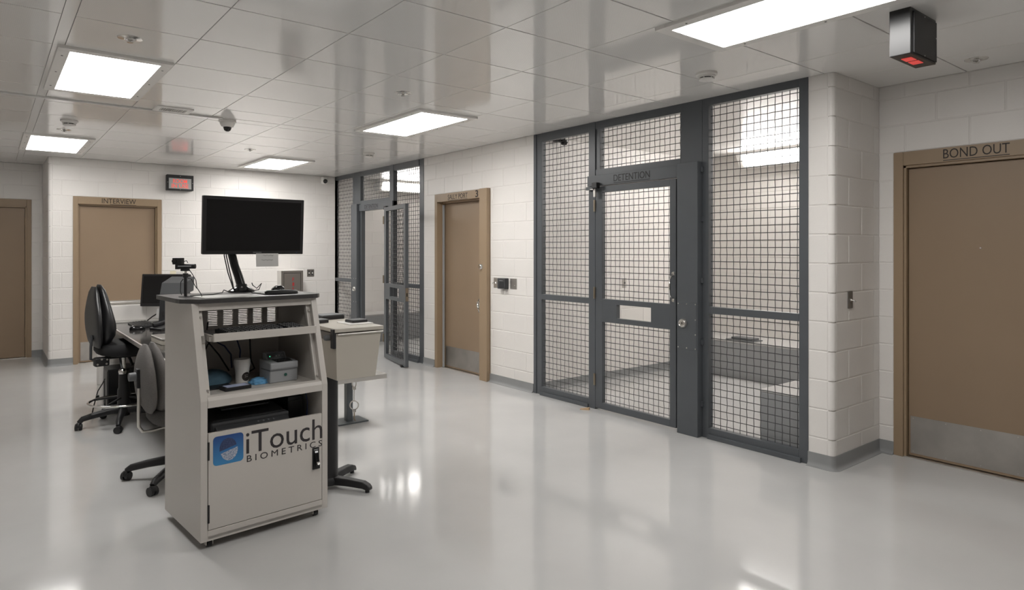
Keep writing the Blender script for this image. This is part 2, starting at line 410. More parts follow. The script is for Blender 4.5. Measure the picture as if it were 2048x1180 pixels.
# ------------------------------------------------------------------ brown doors
def door(name, label, p, th, W, rev, leaf_dep=.06, head=.10, jamb=.055, kick=.25, lock=None, hinges=None):
    """hollow-metal door; p = left end of the frame on the wall face, th = direction, W = frame width"""
    t = thing(name, (p[0], p[1], 0), th, label, None, None, 'structure')
    HT = 2.235; f = .012
    fr = MB().box(0, jamb, -f, .13, 0, HT).box(W-jamb, W, -f, .13, 0, HT).box(jamb, W-jamb, -f, .13, HT-head, HT)
    fo = fr.build('door_frame', 'brown_frame', t, bevel=.003)
    rb = .018   # rabbet stop
    MB().box(jamb, jamb+rb, leaf_dep-.035, .13, 0, HT-head).box(W-jamb-rb, W-jamb, leaf_dep-.035, .13, 0, HT-head).box(jamb, W-jamb, leaf_dep-.035, .13, HT-head-rb, HT-head).build('stop', 'brown_frame', fo, bevel=.002)
    x0, x1 = jamb+rb+.004, W-jamb-rb-.004
    lf = MB().box(x0, x1, leaf_dep, leaf_dep+.045, .012, HT-head-rb-.004).build('door_leaf', 'brown', t, bevel=.002)
    MB().box(x0-.01, x1+.01, leaf_dep+.03, .125, 0, HT-head).build('rebate', 'black', t)
    MB().box(jamb, W-jamb, leaf_dep-.04, .13, 0, .008).build('threshold', 'steel', t)
    if kick:
        k = MB().box(x0+.012, x1-.012, leaf_dep-.0018, leaf_dep+.001, .03, .03+kick).build('kick_plate', 'kick', lf)
        sm = MB()
        for i in range(5):
            for z in (.045, .015+kick): sm.cyl((x0+.03+(x1-x0-.06)*i/4, leaf_dep-.003, z), (x0+.03+(x1-x0-.06)*i/4, leaf_dep-.001, z), .004, n=8)
        sm.build('screw', 'steel', lf)
    return t, fo, lf, x0, x1
# interview
t, fo, lf, x0, x1 = door('door_1', 'tan metal interview door with a pull handle behind the black chair', (.882, YBK), 0, 1.054, 1)
text('INTERVIEW', .405, .066, (.327, -.0127, 2.155), 0, 'ink', fo, world=False)
MB().box(.42, .735, -.0130, -.0120, 2.137, 2.143).build('underline', 'ink', fo)
h = MB().prism(rrect(x1-.16, x1-.06, .93, 1.13, .03), .052, .06, 'y').build('pull_plate', 'steel', lf)
MB().tube([(x1-.14, .055, 1.10), (x1-.14, .025, 1.09), (x1-.13, .015, 1.03), (x1-.12, .025, .97), (x1-.12, .055, .96)], .008).build('pull_handle', 'chrome', h, smooth=True)
# recess
t, fo, lf, x0, x1 = door('door_2', 'shaded brown metal door in the recess at far left', (-.57, YR), 0, 1.054, 1, leaf_dep=.012, kick=0)
for z in (.35, 1.05, 1.93): MB().cyl((x1+.005, -.004, z-.055), (x1+.005, -.004, z+.055), .008, n=10).build('hinge', 'brown_frame', lf, smooth=True)
# sally port
t, fo, lf, x0, x1 = door('door_3', 'tan metal sally port door with a projecting lock jamb', (XW, 7.30), R(-90), 1.199, 1, leaf_dep=.10, jamb=.06, kick=.25)
lk = MB().box(1.199-.149, 1.199, -.055, .0, 0, 2.236).build('lock_jamb', 'brown_frame', t, bevel=.004)
MB().box(.085, .105, .055, .075, 0, 2.10).build('weather_strip', 'lt_grey', fo)
text('SALLY PORT', .435, .062, (.315, -.0128, 2.152), 0, 'ink', fo, world=False)
MB().box(.315, .75, -.0130, -.0120, 2.138, 2.143).build('underline', 'ink', fo)
text('3', .055, .085, (.915, -.0128, 2.145), 0, 'ink', fo, world=False, bold=.02)
MB().lathe([(0, .03), (.024, .03), (.032, .022), (.036, 0)], n=20).xform(Matrix.Translation((1.092, -.055, 1.325)) @ Matrix.Rotation(R(90), 4, 'X')).build('lock_cylinder', 'chrome', lk, smooth=True)
ph = MB().pad([(-.001, 0, .075, .10), (.008, 0, .075, .10), (.011, 0, .066, .092)], p=2.2).xform(Matrix.Translation((.885, .10, .845)) @ Matrix.Rotation(R(90), 4, 'X')).build('pull_plate', 'chrome', lf, smooth=True)
MB().tube([(.86, .092, .90), (.865, .055, .89), (.885, .04, .845), (.895, .06, .79), (.89, .092, .785)], .012).build('pull_handle', 'chrome', ph, smooth=True)
# bond out
t, fo, lf, x0, x1 = door('door_4', 'dark brown metal bond out door with a scuffed kick plate', (XB, 2.05), R(-90), 1.07, 1, leaf_dep=.035, jamb=.065, kick=.27)
text('BOND OUT', .385, .066, (.325, -.0127, 2.158), 0, 'ink', fo, world=False)
MB().box(.325, .71, -.0130, -.0120, 2.143, 2.148).build('underline', 'ink', fo)
MB().lathe([(0, .006), (.006, .006), (.009, 0)], n=14).xform(Matrix.Translation((.535, .035, 1.53)) @ Matrix.Rotation(R(90), 4, 'X')).build('peephole', 'chrome', lf, smooth=True)

# ------------------------------------------------------------------ wire mesh cages
PIT = .0565
def wire_mesh(a0, a1, z0, z1, fn, rr=.0030, cr=.0022):
    """crimped square wire mesh in the plane (a, z); fn(a, d, z) -> point"""
    mb = MB(); na = max(2, round((a1-a0)/PIT)); nz = max(2, round((z1-z0)/PIT))
    A = [a0+(a1-a0)*(i+.5)/na for i in range(na)]; Zs = [z0+(z1-z0)*(i+.5)/nz for i in range(nz)]
    def wire(pts, q1, q2):
        vv = []; N = len(pts)
        for p in pts:
            for s1, s2 in ((1, 0), (0, 1), (-1, 0), (0, -1)): vv.append(fn(p[0]+q1[0]*s1*rr+q2[0]*s2*rr, p[1]+q1[1]*s1*rr+q2[1]*s2*rr, p[2]+q1[2]*s1*rr+q2[2]*s2*rr))
        mb.add(vv, [(i*4+k, i*4+(k+1) % 4, i*4+4+(k+1) % 4, i*4+4+k) for i in range(N-1) for k in range(4)])
    for i, a in enumerate(A):
        ja = random.uniform(-.0012, .0012)
        wire([(a, 0, z0-.01)] + [(a+ja+random.uniform(-.001, .001), cr*(1 if (i+j) % 2 else -1), z) for j, z in enumerate(Zs)] + [(a, 0, z1+.01)], (1, 0, 0), (0, 1, 0))
    for j, z in enumerate(Zs):
        wire([(a0-.01, 0, z)] + [(a, -cr*(1 if (i+j) % 2 else -1), z+random.uniform(-.0008, .0008)) for i, a in enumerate(A)] + [(a1+.01, 0, z)], (0, 0, 1), (0, 1, 0))
    return mb
def partition(label, mp, y_end, group):
    """steel frame with mesh panels; mp maps the large cage's Y to this cage's Y"""
    ys = sorted((mp(2.333), mp(5.327)))
    t = thing('detention_partition', (XW, (ys[0]+ys[1])/2, 0), 0, label, 'mesh partition', group)
    FX0, FX1 = XW-.006, XW+.055
    cl = (lambda y: min(mp(y), y_end))
    def b(name, ya, yb, z0, z1, x0=FX0, x1=FX1, m='cage', bv=.002):
        return MB().box(x0, x1, cl(ya), cl(yb), z0, z1).build(name, m, t, world=True, bevel=bv)
    b('post', 5.285, 5.327, 0, CZ); b('stile', 5.205, 5.283, 0, CZ-.0, FX0+.008)
    b('jamb', 4.414, 4.50, 0, CZ, FX0-.006); b('stile', 4.362, 4.412, 2.225, 2.675, FX0+.006)
    b('post', 3.155, 3.214, 0, CZ); b('panel', 3.216, 3.428, 2.236, CZ, FX0)
    b('post', 2.333, 2.40, 0, CZ)
    b('top_rail', 4.50, 5.205, 2.655, CZ); b('top_rail', 3.428, 4.414, 2.67, CZ); b('top_rail', 2.40, 3.155, 2.682, CZ)
    b('bottom_rail', 4.50, 5.205, 0, .085); b('bottom_rail', 2.40, 3.155, 0, .085)
    b('bottom_channel', 4.50, 5.205, 0, .035, FX0-.022, FX0); b('bottom_channel', 2.38, 3.155, 0, .035, FX0-.022, FX0)
    b('middle_rail', 4.50, 5.205, 1.0, 1.055); b('middle_rail', 2.40, 3.155, 1.005, 1.06)
    hd = b('header', 3.43, 4.50, 2.125, 2.226, XW-.03, FX1); b('header_rail', 3.428, 4.414, 2.226, 2.285)
    b('jamb', 3.425, 3.465, 0, 2.125, FX0); pk = b('lock_post', 3.216, 3.42, 0, 2.236, XW-.067, FX1, bv=.004)
    # lock cover plate, screws and cylinder
    x = XW-.067
    MB().box(x-.003, x+.001, mp(3.226), mp(3.412), .70, 1.09).build('cover_plate', 'cage', pk, world=True, bevel=.001)
    for yy in (3.235, 3.32, 3.404):
        for z in (.715, 1.075): MB().lathe([(0, .0025), (.005, .002), (.006, 0)], n=10).xform(Matrix.Translation((x-.003, mp(yy), z)) @ Matrix.Rotation(R(-90), 4, 'Y')).build('screw', 'steel', pk, world=True)
    for z in (.83, .95): MB().lathe([(0, .0025), (.005, .002), (.006, 0)], n=10).xform(Matrix.Translation((x-.003, mp(3.235), z)) @ Matrix.Rotation(R(-90), 4, 'Y')).build('screw', 'steel', pk, world=True)
    lc = MB().lathe([(0, .016), (.024, .016), (.03, .022), (.036, .016), (.038, 0)], n=24).xform(Matrix.Translation((x-.003, mp(3.355), .915)) @ Matrix.Rotation(R(-90), 4, 'Y')).build('lock_cylinder', 'steel', pk, world=True, smooth=True)
    MB().box(x-.022, x-.018, mp(3.355)-.003, mp(3.355)+.003, .905, .925).build('keyhole', 'black', lc, world=True)
    for z in (.25, .75, 1.25, 1.75, 2.15): MB().box(FX0-.02, FX0, mp(3.205)-.008, mp(3.205)+.008, z, z+.04).build('clip', 'cage', t, world=True)
    fn = lambda a, d, z: (XW+.030+d, a, z)
    for (ya, yb, z0, z1) in ((4.50, 5.205, .085, 1.0), (4.50, 5.205, 1.055, 2.655), (2.40, 3.155, .085, 1.005), (2.40, 3.155, 1.06, 2.682), (3.428, 4.362, 2.285, 2.67)):
        a, c = sorted((cl(ya), cl(yb)))
        tag(wire_mesh(a, c, z0, z1, fn).build('wire_mesh', 'wire', t, world=True), kind='stuff')
    return t, hd
def gate(label, hinge, th, group, opened):
    """mesh gate leaf; local x runs from the hinge to the lock edge, front faces local -y"""
    t = thing('detention_gate', (hinge[0], hinge[1], 0), th, label, 'gate', group)
    W = .94; y0, y1 = 0, .045
    def b(name, xa, xb, z0, z1, m='cage', ya=y0, yb=y1): return MB().box(xa, xb, ya, yb, z0, z1).build(name, m, t, bevel=.002)
    b('stile', 0, .088, .015, 2.118); b('stile', W-.066, W, .015, 2.118)
    b('rail', .088, W-.066, 2.062, 2.118); b('rail', .088, W-.066, .015, .075)
    sl0, sl1, q0, q1 = .27, .672, .885, 1.012
    MB().box(.088, sl0, y0, y1, .84, 1.057).box(sl1, W-.066, y0, y1, .84, 1.057).box(sl0, sl1, y0, y1, .84, q0).box(sl0, sl1, y0, y1, q1, 1.057).build('pass_through_panel', 'cage', t)
    fn = lambda a, d, z: (a, .028+d, z)
    for z0, z1 in ((.075, .84), (1.057, 2.062)): tag(wire_mesh(.088, W-.066, z0, z1, fn).build('wire_mesh', 'wire', t), kind='stuff')
    for z in (.285, 1.11, 1.94): MB().cyl((-.006, -.006, z-.055), (-.006, -.006, z+.055), .011, n=12).build('hinge', 'bronze', t, smooth=True)
    if not opened:
        hm = MB().tube([(W-.03, 0, 1.30), (W-.03, -.025, 1.295), (W-.03, -.045, 1.27), (W-.03, -.05, 1.205), (W-.03, -.045, 1.14), (W-.03, -.025, 1.115), (W-.03, 0, 1.11)], .009)
        h = hm.build('pull_handle', 'chrome', t, smooth=True)
        for z in (1.318, 1.092): MB().lathe([(0, .006), (.014, .005), (.018, 0)], n=14).xform(Matrix.Translation((W-.03, 0, z)) @ Matrix.Rotation(R(90), 4, 'X')).build('handle_foot', 'chrome', h, smooth=True)
    else:
        lp = MB().box(W-.001, W+.003, .004, .041, .86, 1.03).build('strike_plate', 'bronze', t)
        MB().box(W+.002, W+.004, .015, .030, .92, .965).build('latch_slot', 'black', lp)
        MB().box(W-.16, W-.10, -.02, .03, 0, .03).build('floor_stop', 'black', t, bevel=.004)
    return t
p1, hd1 = partition('dark grey mesh partition of the large near cage', lambda y: y, 99, 'detention cage fronts')
text('DETENTION', .425, .062, (XW-.0308, 4.16, 2.15), R(-90), 'ink_cage', hd1)
MB().box(XW-.0315, XW-.0300, 3.735, 4.16, 2.135, 2.140).build('underline', 'ink_cage', hd1, world=False).matrix_parent_inverse = Matrix()
m2 = lambda y: 7.584 + (5.327-y)
p2, hd2 = partition('dark grey mesh partition of the small far cage', m2, YBK-.002, 'detention cage fronts')
text('DETENTION', .44, .062, (XW-.0308, 9.29, 2.15), R(-90), 'ink_cage', hd2)
MB().box(XW-.0315, XW-.0300, 8.85, 9.29, 2.135, 2.140).build('underline', 'ink_cage', hd2)
for h_ in (hd1, hd2):
    for c in h_.children: c.matrix_parent_inverse = ROOT_M[h_.parent.name].inverted() if False else Matrix()
gate('closed dark grey mesh gate of the large near cage', (XW-.012, 4.41), R(-90), 'detention gates', False)
ga, gb = (4.36, 8.36), (4.18, 7.44)
gate('open dark grey mesh gate folded back against the small far cage', ga, math.atan2(gb[1]-ga[1], gb[0]-ga[0]), 'detention gates', True)
def door_switch(y, s, label):
    t = thing('door_contact', (XW-.03, y, 2.10), 0, label, 'door sensor', 'door sensors above the gates')
    MB().box(XW-.075, XW-.031, y-.035, y+.03, 2.10, 2.155).build('body', 'black', t, world=True, bevel=.004)
    MB().box(XW-.05, XW-.031, y+s*.03, y+s*.13, 2.09, 2.12).build('bracket', 'cage', t, world=True)
    MB().box(XW-.06, XW-.04, y-.012+s*.01, y+.012+s*.01, 2.02, 2.095).build('magnet_plate', 'steel', t, world=True)
    MB().box(XW-.075, XW-.04, y-.02+s*.03, y+.02+s*.03, 2.088, 2.096).build('arm', 'steel', t, world=True)
door_switch(4.37, 1, 'black door sensor on the closed gate of the near cage')
door_switch(8.56, -1, 'black door sensor on the header above the open gate')
tag(MB().prism([(0, 0), (.09, 0), (.09, .022), (.0, .004)], -.018, .018, 'y').xform(Matrix.Translation((4.42, 4.50, 0)) @ Matrix.Rotation(R(-60), 4, 'Z')).build('door_wedge', 'wood'), 'small pale wooden wedge on the floor before the near cage', 'door wedge')

# ---- inside the cages
def bench_block(name, x0, x1, y0, y1, z, label):
    t = thing(name, ((x0+x1)/2, (y0+y1)/2, 0), 0, label, 'bench', 'concrete benches in the cages')
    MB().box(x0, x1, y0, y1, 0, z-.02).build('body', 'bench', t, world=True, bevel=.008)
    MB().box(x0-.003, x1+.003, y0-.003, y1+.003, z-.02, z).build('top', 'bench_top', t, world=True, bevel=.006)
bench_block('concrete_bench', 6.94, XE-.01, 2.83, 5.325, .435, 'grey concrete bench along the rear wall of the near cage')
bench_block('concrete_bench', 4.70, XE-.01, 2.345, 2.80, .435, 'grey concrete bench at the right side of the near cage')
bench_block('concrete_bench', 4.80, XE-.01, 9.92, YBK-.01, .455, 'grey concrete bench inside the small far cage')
tr = MB().box(6.99, 7.20, 4.25, 4.62, .435, .447); tr.box(7.02, 7.17, 4.28, 4.56, .447, .475)
tag(tr.build('folded_blanket', 'mid_grey', bevel=.01, seg=3), 'grey folded item lying on the rear bench of the near cage', 'blanket')
def corner_lamp(name, kind, label, m_lens):
    """wedge-shaped security fixture in the wall-ceiling corner"""
    if kind == 'x':
        x, ya, yb = XE, 2.40, 4.70; t = thing(name, (x, (ya+yb)/2, CZ-.2), 0, label, 'ceiling light', 'corner lights in the cages')
        prof = [(x-.004, CZ-.004), (x-.22, CZ-.004), (x-.22, CZ-.035), (x-.13, CZ-.20), (x-.004, CZ-.20)]
        MB().prism(prof, ya, yb, 'y').build('housing', 'lamp_white', t, world=True, bevel=.003)
        lens = [(x-.209, CZ-.050), (x-.140, CZ-.176), (x-.148, CZ-.180), (x-.217, CZ-.054)]
        MB().prism(lens, ya+.08, yb-.08, 'y').build('lens', m_lens, t, world=True)
    else:
        y, xa, xb = YBK, 5.27, 7.45; t = thing(name, ((xa+xb)/2, y, CZ-.2), 0, label, 'ceiling light', 'corner lights in the cages')
        prof = [(y-.004, CZ-.004), (y-.22, CZ-.004), (y-.22, CZ-.035), (y-.13, CZ-.20), (y-.004, CZ-.20)]
        MB().prism(prof, xa, xb, 'x').build('housing', 'lamp_white', t, world=True, bevel=.003)
        lens = [(y-.209, CZ-.050), (y-.140, CZ-.176), (y-.148, CZ-.180), (y-.217, CZ-.054)]
        MB().prism(lens, xa+.06, xb-.06, 'x').build('lens', m_lens, t, world=True)
corner_lamp('corner_light', 'x', 'glowing wedge light in the ceiling corner of the near cage', 'lamp_cell')
corner_lamp('corner_light', 'y', 'glowing wedge light in the ceiling corner of the far cage', 'lamp_cell_far')
def plate(name, c, th, w, h, d, m, label, cat, extras=(), group=None, bev=.003):
    t = thing(name, c, th, label, cat, group)
    MB().box(-w/2, w/2, -d, 0, -h/2, h/2).build('plate', m, t, bevel=bev)
    for (n_, mb, mm) in extras: mb.build(n_, mm, t, smooth=True)
    return t
plate('wall_plate', (5.965, 5.33-PR, 1.125), 0, .07, .115, .006, 'steel', 'steel plate on the side wall inside the near cage', 'wall plate',
      [('button', MB().cyl((0, -.006, 0), (0, -.012, 0), .012), 'mid_grey')])
t = thing('cell_camera', (4.872, 5.30, CZ), 0, 'black dome camera in the ceiling corner of the near cage', 'camera')
MB().box(-.06, .06, -.05, .02, -.045, -.004).build('bracket', 'black', t, bevel=.004)
MB().lathe([(.045, -.03), (.045, -.05), (.03, -.08), (0.001, -.09)], (.03, -.06, 0)).build('dome', 'black_gloss', t, smooth=True)

# ------------------------------------------------------------------ ceiling fixtures
def troffer(x0, x1, y0, y1, label, lens='lamp'):
    t = thing('ceiling_light', ((x0+x1)/2, (y0+y1)/2, CZ-.01), 0, label, 'ceiling light', 'recessed troffers')
    o = .066; z0, z1 = CZ-.020, CZ+.002
    MB().box(x0-o, x1+o, y0-o, y0, z0, z1).box(x0-o, x1+o, y1, y1+o, z0, z1).box(x0-o, x0, y0, y1, z0, z1).box(x1, x1+o, y0, y1, z0, z1).build('frame', 'lamp_white', t, world=True, bevel=.002)
    MB().box(x0-.002, x1+.002, y0-.002, y1+.002, CZ-.0175, CZ+.001).build('diffuser', lens, t, world=True)
    for yy in (y0+.12, (y0+y1)/2, y1-.12):
        for xx in (x0-o/2, x1+o/2): MB().cyl((xx, yy, z0-.002), (xx, yy, z0+.002), .006, n=8).build('screw', 'mid_grey', t, world=True)
troffer(.392, .886, 4.81, 5.99, 'bright ceiling light nearest the top left corner')
troffer(.355, .858, 8.555, 9.79, 'small-looking ceiling light at far left above the interview door', 'lamp_dim')
troffer(2.975, 3.463, 5.00, 6.155, 'ceiling light before the sally port door')
troffer(2.912, 3.432, 8.78, 9.90, 'farthest ceiling light, before the small cage')
troffer(2.943, 3.431, 1.09, 2.28, 'large ceiling light at the top edge nearest the red-lit box', 'lamp_mid')
troffer(.392, .886, 1.03, 2.21, 'ceiling light above the viewpoint out of frame', 'lamp_dim')
def sprinkler(x, y, label):
    t = thing('sprinkler', (x, y, CZ), 0, label, 'sprinkler', 'ceiling sprinklers')
    MB().lathe([(.030, -.001), (.034, -.008), (.064, -.004), (.066, 0.002), (.03, .002)], n=28).build('escutcheon', 'chrome', t, smooth=True)
    MB().lathe([(.008, .0), (.010, -.016), (.004, -.020), (.016, -.024), (.016, -.027), (.001, -.028)], n=14).build('head', 'chrome', t, smooth=True)
sprinkler(.643, 4.354, 'chrome sprinkler beside the ceiling light at top left')
sprinkler(2.527, 4.532, 'chrome sprinkler at the middle of the ceiling')
sprinkler(4.965, 1.443, 'sprinkler by the bond out wall near the red-lit box')
sprinkler(.607, 8.08, 'sprinkler before the far left ceiling light')
sprinkler(2.496, 8.25, 'faint sprinkler near the farthest ceiling light')
def smoke(x, y, label):
    t = thing('smoke_detector', (x, y, CZ), 0, label, 'smoke detector', 'smoke detectors')
    MB().lathe([(.001, .0), (.072, 0), (.072, -.016), (.066, -.020), (.060, -.022)], n=32).build('base', 'white', t, smooth=True)
    MB().lathe([(.060, -.020), (.058, -.030), (.052, -.034)], n=32).build('collar', 'white', t, smooth=True)
    MB().lathe([(.045, -.033), (.045, -.043)], n=32).build('vent', 'black', t, smooth=True)
    MB().lathe([(.053, -.042), (.051, -.050), (.03, -.058), (.001, -.060)], n=32).build('cap', 'white', t, smooth=True)
    for k in range(6):
        a = R(60*k+15); MB().cyl((.050*math.cos(a), .050*math.sin(a), -.033), (.050*math.cos(a), .050*math.sin(a), -.043), .004, n=6).build('rib', 'white', t)
smoke(3.89, 2.72, 'white smoke detector before the large cage')
smoke(3.75, 7.60, 'white smoke detector before the open gate')
smoke(.60, 7.45, 'white smoke detector between the two left ceiling lights')
# dome camera and raceway
t = thing('dome_camera', (1.765, 6.52, CZ), 0, 'white ceiling dome camera with a black lens at the middle', 'camera')
MB().lathe([(.001, 0), (.076, 0), (.078, -.02), (.072, -.024)], n=32).build('mount', 'white', t, smooth=True)
MB().lathe([(.066, -.024), (.064, -.04), (.05, -.066), (.036, -.068)], n=32).build('housing', 'white', t, smooth=True)
MB().lathe([(.036, -.060), (.036, -.075), (.028, -.098), (.012, -.108), (.001, -.109)], n=28).build('lens_dome', 'black_gloss', t, smooth=True)
tag(MB().box(.0, 1.70, 6.425, 6.452, CZ-.016, CZ+.002).build('cable_raceway', 'runner', bevel=.003), 'thin white cable raceway leading to the dome camera', 'raceway')
t = thing('ceiling_vent', (1.26, 6.36, CZ), 0, 'small white square ceiling vent beside the raceway', 'vent')
MB().box(-.145, .145, -.155, -.11, -.012, .003).box(-.145, .145, .02, .06, -.012, .003).box(-.145, -.10, -.11, .02, -.012, .003).box(.10, .145, -.11, .02, -.012, .003).build('frame', 'lamp_white', t, bevel=.003)
MB().box(-.10, .10, -.11, .02, -.005, .003).build('backing', 'mid_grey', t)
g = MB()
for i in range(12): g.box(-.10+.2*i/12+.004, -.10+.2*i/12+.013, -.11, .02, -.010, -.004)
tag(g.build('grille', 'dull_white', t), kind='stuff')
t = thing('wall_camera', (4.34, YBK-.02, 2.665), 0, 'small white ball camera on the back wall beside the far cage', 'camera')
MB().box(-.055, .055, -.07, .016, -.06, .065).build('housing', 'white', t, bevel=.03, seg=4)
MB().lathe([(.036, 0), (.036, .012), (.024, .026), (.001, .03)], n=20).xform(Matrix.Translation((-.005, -.066, -.012)) @ Matrix.Rotation(R(110), 4, 'X')).build('lens', 'black_gloss', t, smooth=True)

# hanging and wall-mounted signs
t = thing('room_in_use_sign', (2.158, YBK, 2.375), 0, 'black box sign with glowing red room in use letters', 'sign')
MB().box(-.17, .17, -.10, -.002, 0, .22).build('case', 'black', t, bevel=.004)
fm = MB().box(-.175, .175, -.112, -.10, 0, .022).box(-.175, .175, -.112, -.10, .172, .22).box(-.175, -.148, -.112, -.10, .022, .172).box(.148, .175, -.112, -.10, .022, .172).build('front_frame', 'black', t, bevel=.002)
MB().box(-.149, .149, -.107, -.099, .02, .174).build('display', 'sign_panel', t)
text('ROOM', .185, .058, (-.095, -.1078, .102), 0, 'red_text', t, world=False, bold=.015)
text('IN USE', .22, .058, (-.112, -.1078, .034), 0, 'red_text', t, world=False, bold=.015)
for (a, z) in ((0, .20), (0, .011), (-.162, .11), (.162, .11)): MB().cyl((a, -.112, z), (a, -.114, z), .004, n=8).build('screw', 'steel', fm)
t = thing('hanging_sign_box', (3.80, 1.388, CZ), 0, 'black box hung from the ceiling with two red-lit squares underneath', 'sign')
MB().box(-.168, .168, -.05, .05, -.235, 0).build('case', 'black_satin', t, bevel=.003)
MB().box(-.135, .165, -.056, -.049, -.225, -.015).build('cover_panel', 'black', t, bevel=.002)
for (a, z) in ((.155, -.10), (.0, -.02), (.0, -.22)): MB().cyl((a, -.057, z), (a, -.055, z), .004, n=8).build('screw', 'steel', t)
for a in (-.055, .035): MB().box(a-.034, a+.034, -.024, .024, -.238, -.234).build('red_window', 'red_led', t)

# switch plates and boxes
def stx(y, z): return (XW-PR, y, z)
plate('key_switch', stx(5.978, 1.147), R(-90), .10, .115, .006, 'steel', 'shiny double key switch plate next to the sally port door', 'switch',
      [('lever', MB().tube([(-.022, -.006, -.004), (-.022, -.03, .0), (-.03, -.034, -.012)], .006), 'chrome'), ('lever', MB().tube([(.022, -.006, -.004), (.022, -.03, .004), (.027, -.034, -.008)], .006), 'chrome')], 'plates by the sally port door')
t = thing('intercom', stx(5.825, 1.143), R(-90), 'black intercom box between two steel wall plates', 'intercom', 'plates by the sally port door')
MB().box(-.07, .07, -.055, 0, -.06, .06).build('case', 'dark_grey', t, bevel=.006)
MB().box(-.04, .045, -.058, -.053, -.045, .02).build('speaker_grille', 'black', t)
for i in range(4): MB().box(-.035+.022*i, -.025+.022*i, -.060, -.057, -.042, .017).build('grille_bar', 'dark_grey', t)
MB().box(-.03, .03, -.058, -.054, .030, .034).build('label_strip', 'lt_grey', t)
plate('wall_plate', stx(5.668, 1.145), R(-90), .115, .118, .006, 'kick', 'plain grey steel plate right of the intercom', 'wall plate',
      [('button', MB().cyl((.03, -.006, -.018), (.03, -.012, -.018), .007), 'chrome')], 'plates by the sally port door')
plate('key_switch', (4.78, YP-PR, 1.163), 0, .072, .122, .006, 'cabinet_grey', 'dark key switch plate on the pier near the bond out door', 'switch',
      [('lever', MB().tube([(0, -.006, 0), (0, -.03, -.004), (.012, -.034, -.012)], .006), 'chrome'), ('keyway', MB().cyl((0, -.006, 0), (0, -.012, 0), .012), 'steel')])
plate('outlet_plate', (4.12, YBK-PR, 1.147), 0, .118, .118, .006, 'cabinet_grey', 'dark double outlet plate beside the fire cabinet', 'outlet',
      [('toggle', MB().box(-.034, -.022, -.016, -.005, -.016, .016), 'white'), ('toggle', MB().box(.022, .034, -.016, -.005, -.016, .016), 'white'),
       ('rocker_surround', MB().box(-.042, -.012, -.008, -.005, -.035, .035), 'black'), ('rocker_surround', MB().box(.012, .042, -.008, -.005, -.035, .035), 'black')])
plate('key_switch', (2.175, YBK-PR, 1.150), 0, .085, .118, .006, 'dull_white', 'pale switch plate right of the interview door', 'switch', [('button', MB().cyl((0, -.006, 0), (0, -.012, 0), .010), 'steel')])
mat('notice_paper', (.72, .66, .50), .8)
t = thing('wall_notice', (2.085, YBK-PR, 1.165), 0, 'small cream paper notice beside the interview door frame', 'notice')
MB().box(-.04, .04, -.0015, 0, -.055, .055).build('sheet', 'notice_paper', t)
t = thing('fire_cabinet', (3.748, YBK-PR, .50), 0, 'grey steel fire cabinet with red vertical letters on back wall', 'cabinet')
fx0, fx1 = -.172, .172
MB().box(fx0, fx1, -.185, -.002, 0, .695).build('body', 'dull_white', t, bevel=.003)  # pale colour paints the light falling on the cabinet's left side
ff = MB().box(fx0, fx0+.035, -.200, -.185, 0, .695).box(fx1-.035, fx1, -.200, -.185, 0, .695).box(fx0+.035, fx1-.035, -.200, -.185, .66, .695).box(fx0+.035, fx1-.035, -.200, -.185, 0, .035).build('trim_frame', 'cabinet_grey', t, bevel=.002)
MB().box(fx0+.035, fx1-.035, -.187, -.184, .035, .66).build('gap', 'black', t)  # black sheet painted in as the shadow gap around the door
MB().box(fx0+.042, fx1-.039, -.197, -.186, .040, .654).build('door', 'cabinet_grey', t, bevel=.003)
for i, c in enumerate('FIRE'): text(c, .03, .055, (.0, -.1978, .53-.075*i), 0, 'red_paint', ff, world=False, bold=.02)

# ------------------------------------------------------------------ pony wall
PW = struct('wall_pony', MB().box(.93, 2.4, 7.50, 7.70, 0, .97), 'block', 'low white block wall with a steel rail behind the desk')
corner_blocks(PW, .84, 7.50, 1, 1, .10, .10, .97, .05); 
blocks(PW, (.94, 7.50), 0, 1.46, phase=.1, z_top=.97)
MB().box(.846, .95, 7.60, 7.70, 0, .97).build('end_block', 'block', PW, bevel=.02, seg=3)
MB().tube([(.775, 7.60, .992), (2.4, 7.60, .992)], .021, 14).build('rail', 'steel', PW, smooth=True)

# ------------------------------------------------------------------ booking desk
DZ = .80
t = thing('booking_desk', (1.33, 6.1, 0), 0, 'long desk with a dark glossy top and bright steel edge', 'desk')
MB().box(.915, 1.75, 4.78, 7.49, DZ-.028, DZ).build('top', 'table_glossy', t, world=True)
MB().box(.900, .916, 4.77, 7.49, DZ-.034, DZ+.001).box(.900, 1.75, 4.765, 4.78, DZ-.034, DZ+.001).build('edge_strip', 'steel', t, world=True, bevel=.004)
MB().box(1.70, 1.74, 4.80, 7.48, .02, DZ-.028).build('back_panel', 'beige', t, world=True)
MB().box(.95, 1.70, 7.40, 7.48, DZ-.09, DZ-.028).build('ledger', 'beige', t, world=True)
for y in (4.84, 6.1): MB().box(1.55, 1.60, y-.025, y+.025, 0, DZ-.028).build('leg', 'beige', t, world=True)
tag(MB().box(.93, 1.70, 7.455, 7.492, DZ, DZ+.016).build('desk_ledge', 'dull_white', bevel=.003), 'narrow pale strip where the desk meets the low wall', 'ledge')
